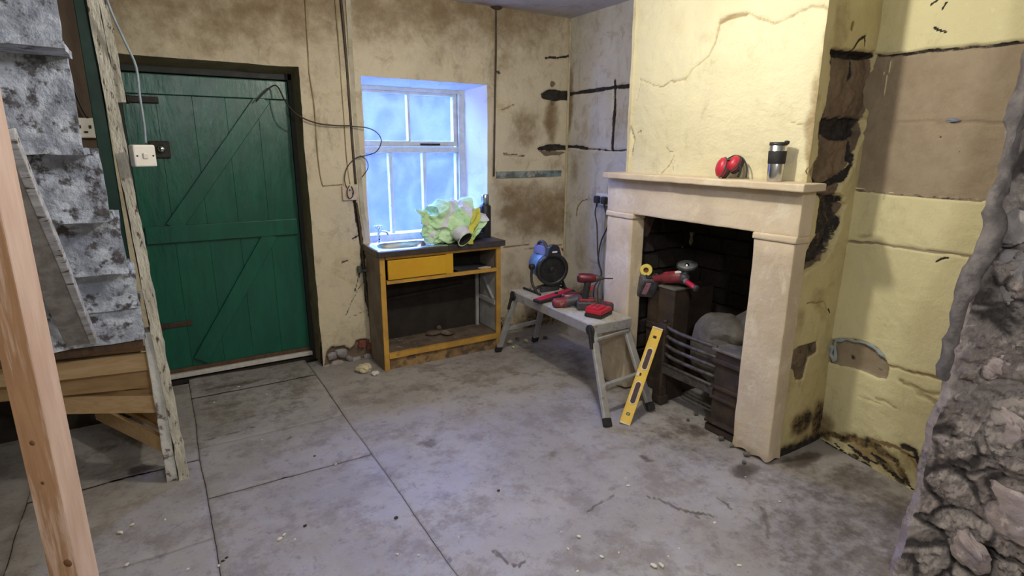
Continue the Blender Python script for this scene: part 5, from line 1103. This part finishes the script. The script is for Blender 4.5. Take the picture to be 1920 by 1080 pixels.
b = MB(); b.box(p + Vector((0, -.014, .02)), (.008, .003, .012)); b.box(p + Vector((0.02, -.014, -.004)), (.01, .003, .008)); b.build('pin_slots', m_blackpl, so)

so = thing('double_socket', 'white double socket with two black plugs on alcove wall left of fireplace', 'socket', (XR, 3.345, 1.11))
b = MB(); b.box((XR - .018, 3.345, 1.11), (.032, .148, .090), bev=.006); b.build('plate', m_white, so)
for k, yy in enumerate((3.385, 3.30)):
    pg = thing('plug', 'black plug in the %s half of the double socket' % ('left' if k == 0 else 'right'), 'plug', (XR - .035, yy, 1.11), 0, None)
    b = MB(); b.box((XR - .052, yy, 1.108), (.036, .052, .056), bev=.010); b.build('plug_body', m_blackpl, pg)
    b = MB(); b.cyl((XR - .05, yy, 1.085), (XR - .05, yy + (.004 if k == 0 else -.0), 1.05), .006); b.build('cord_grip', m_rubber, pg)
pipe('power_cable', [(XR - .05, 3.39, 1.06), (XR - .04, 3.415, 1.0), PX(XR - .04, 1119, 420), PX(XR - .05, 1120, 460), PX(XR - .12, 1121, 480), PX(2.6, 1126, 505), PX(2.42, 1127, 520), Vector((2.35, 2.75, .60)), Vector((2.30, 2.68, .53))], .0045, m_cable, 'brown cable hanging from left plug of the double socket', 'cable')
pipe('power_cable', [(XR - .05, 3.30, 1.06), PX(XR - .06, 1140, 410), PX(XR - .06, 1138, 428), PX(XR - .08, 1128, 450), PX(XR - .12, 1123, 472), PX(2.62, 1122, 492), PX(2.45, 1128, 515), Vector((2.36, 2.80, .60)), Vector((2.31, 2.74, .53))], .0055, m_cableb, 'black cable hanging from right plug of the double socket', 'cable')
b = MB(); a_, c_ = PX(XR - .008, 1133, 385), PX(XR - .008, 1126, 560); b.bar(a_, c_, .024, .012, (1, 0, 0), .002); tag(b.build('cable_conduit', mat('grey_conduit', (.42, .42, .38), (.33, .33, .30), .6, scale=10)), 'grey conduit on alcove wall below the double socket', 'conduit')
pipe('power_cable', [PX(2.75, 1118, 527), PX(2.6, 1112, 535), Vector((2.36, 2.93, .56)), Vector((2.31, 2.90, .53))], .003, m_cablec, 'thin tan wire curving behind the upright driver', 'cable')
# vertical plastic trunking and fillet in the alcove corner
b = MB(); q = [Vector((XR - .008, YB - .008, z_)) for z_ in np.linspace(.15, CZ - .02, 22)]; b.tube(q, .010, 8); b.rough(.005, 9, 3); tag(b.build('trim_3', mat('pale_corner_fillet', (.50, .44, .29), (.36, .30, .18), .8, scale=9, bump=.4), None, smooth=True), kind='structure')

sw = thing('light_switch', 'white light switch box dangling from grey cable in front of green door', 'switch', PY(2.72, 268, 292), .48)
b = MB(); b.box((0, 0, 0), (.084, .036, .084), bev=.006); b.build('box', m_white, sw, world=False)
b = MB(); b.box((0, -.020, 0), (.020, .010, .022), (.15, 0, 0), .003); b.build('rocker', m_white, sw, world=False)
b = MB(); [b.cyl((x, -.0175, 0), (x, -.020, 0), .0035, seg=10) for x in (-.03, .03)]; b.build('screw', m_iron, sw, world=False)
pipe('hanging_cable', [PY(2.72, 195, -15), PY(2.72, 212, 30), PY(2.72, 235, 80), PY(2.72, 255, 125), PY(2.72, 262, 180), PY(2.72, 270, 232), PY(2.72, 273, 268)], .0045, m_cableg, 'pale grey cable hanging down to the white light switch', 'cable')
pipe('loose_cable', [PY(3.8, 190, 30), PY(3.8, 205, 48), PY(3.8, 213, 56)], .006, m_cable, 'short dark cable end sticking out beside the post top', 'cable')

# ------------------------------------------------------------------ rubble and crumbs
rr = random.Random(11)
for k, (x, y, s_, mm) in enumerate(((622, 668, .032, m_stone2), (640, 662, .04, m_stone2), (655, 672, .03, m_stone2), (632, 684, .045, m_stone), (668, 676, .035, m_stone2), (690, 668, .03, m_stone), (648, 692, .035, m_stone), (706, 684, .03, m_stone2), (615, 690, .03, m_stone))):
    p = PY(YB + .012, x, y); b = MB(); b.blob((0, 0, 0), (s_, .025, s_ * .8), 2, k + 20, .5, .85, fr=1.3); o = b.build('stone', mm, wall_back, smooth=True); o.location = p; o.rotation_euler = (0, rr.uniform(-1, 1), 0)
for x, y, w_, h_ in ((678, 645, .05, .06), (692, 650, .03, .05)):
    p = PY(YB + .012, x, y); b = MB(); b.box(p, (w_, .03, h_), (0, .2, 0), .006); b.rough(.006, 12, 2); b.build('brick', m_brick, wall_back)
b = MB(); p = PZ(0, 684, 696); b.blob((p.x, p.y, .024), (.05, .04, .03), 3, 6, .6, fr=1.8); tag(b.build('plaster_lump', m_lump, None), 'cream lump of fallen plaster on the floor left of the cabinet', 'rubble')
b = MB(); p = PZ(0, 703, 703); b.blob((p.x, p.y, .012), (.028, .022, .014), 2, 8, .5); tag(b.build('plaster_lump', m_chip, None), 'smaller grey plaster lump touching the cabinet foot', 'rubble')
chips = [(525, 1012, .013), (533, 1004, .010), (553, 1012, .006), (500, 740, .008), (491, 825, .006), (402, 755, .007), (448, 726, .010), (1095, 760, .007), (1173, 898, .007), (1178, 912, .011), (1215, 850, .005),
         (1340, 981, .009), (1462, 941, .007), (1398, 895, .006), (1085, 1007, .010), (1128, 1045, .010), (1226, 1063, .016), (1240, 1062, .015), (1253, 1044, .006), (1386, 1062, .011), (1083, 1072, .007), (745, 1040, .007), (785, 1042, .006), (352, 1068, .007),
         (410, 1062, .007), (248, 985, .010), (226, 1000, .014), (238, 1060, .010), (1160, 1037, .007), (1273, 1029, .006), (630, 871, .007), (310, 975, .007), (860, 1008, .005), (1052, 998, .005), (1065, 1030, .007)]
for k, (x, y, s_) in enumerate(chips):
    p = PZ(.0, x, y); b = MB(); b.blob((0, 0, 0), (s_, s_ * rr.uniform(.5, .85), s_ * .45), 1, k, .35)
    o = b.build('plaster_crumb', m_chip); o.location = (p.x, p.y, s_ * .36); o.rotation_euler = (0, 0, rr.uniform(0, 6))
    tag(o, 'small white plaster crumb lying on the grey concrete floor', 'rubble', 'plaster crumbs on the floor')
for k, (x, y, s_) in enumerate(((590, 856, .006), (743, 972, .008), (418, 1053, .006), (572, 987, .007), (935, 921, .007), (425, 1047, .006))):
    p = PZ(.0, x, y); b = MB(); b.blob((0, 0, 0), (s_ * 1.3, s_, s_ * .6), 1, k + 40, .35)
    o = b.build('dark_crumb', m_iron); o.location = (p.x, p.y, s_ * .5); tag(o, 'small dark crumb of dirt lying on the grey concrete floor', 'rubble', 'dark crumbs on the floor')
p = PY(YB - .002, 1055, 469); b = MB(); b.prism([(-.022, .016), (.022, .018), (.006, -.020)], .008, Matrix.Translation(p) @ Matrix.Rotation(math.pi / 2, 4, 'X'), .001); b.build('brick_flake', m_brick, wall_back)
rb = random.Random(5)
for k, (x, y, s_) in enumerate(((955, 643, .028), (970, 637, .02), (986, 641, .024), (1022, 634, .02), (962, 652, .014))):
    p = PZ(0, x, y); b = MB(); b.blob((0, 0, 0), (s_, s_ * .8, s_ * .5), 2, k + 60, .5); o = b.build('plaster_lump', m_ash if k % 2 else m_lump); o.location = (p.x, p.y, s_ * .42); o.rotation_euler = (0, 0, rb.uniform(0, 6))
    tag(o, ['cream plaster lump on the floor behind the far platform leg, leftmost', 'small grey lump on the floor between the far platform legs', 'cream plaster lump on the floor between the far platform legs',
            'small grey lump on the floor right of the far platform legs', 'little cream lump nearest the far left platform foot'][k], 'rubble', 'plaster lumps under the platform')
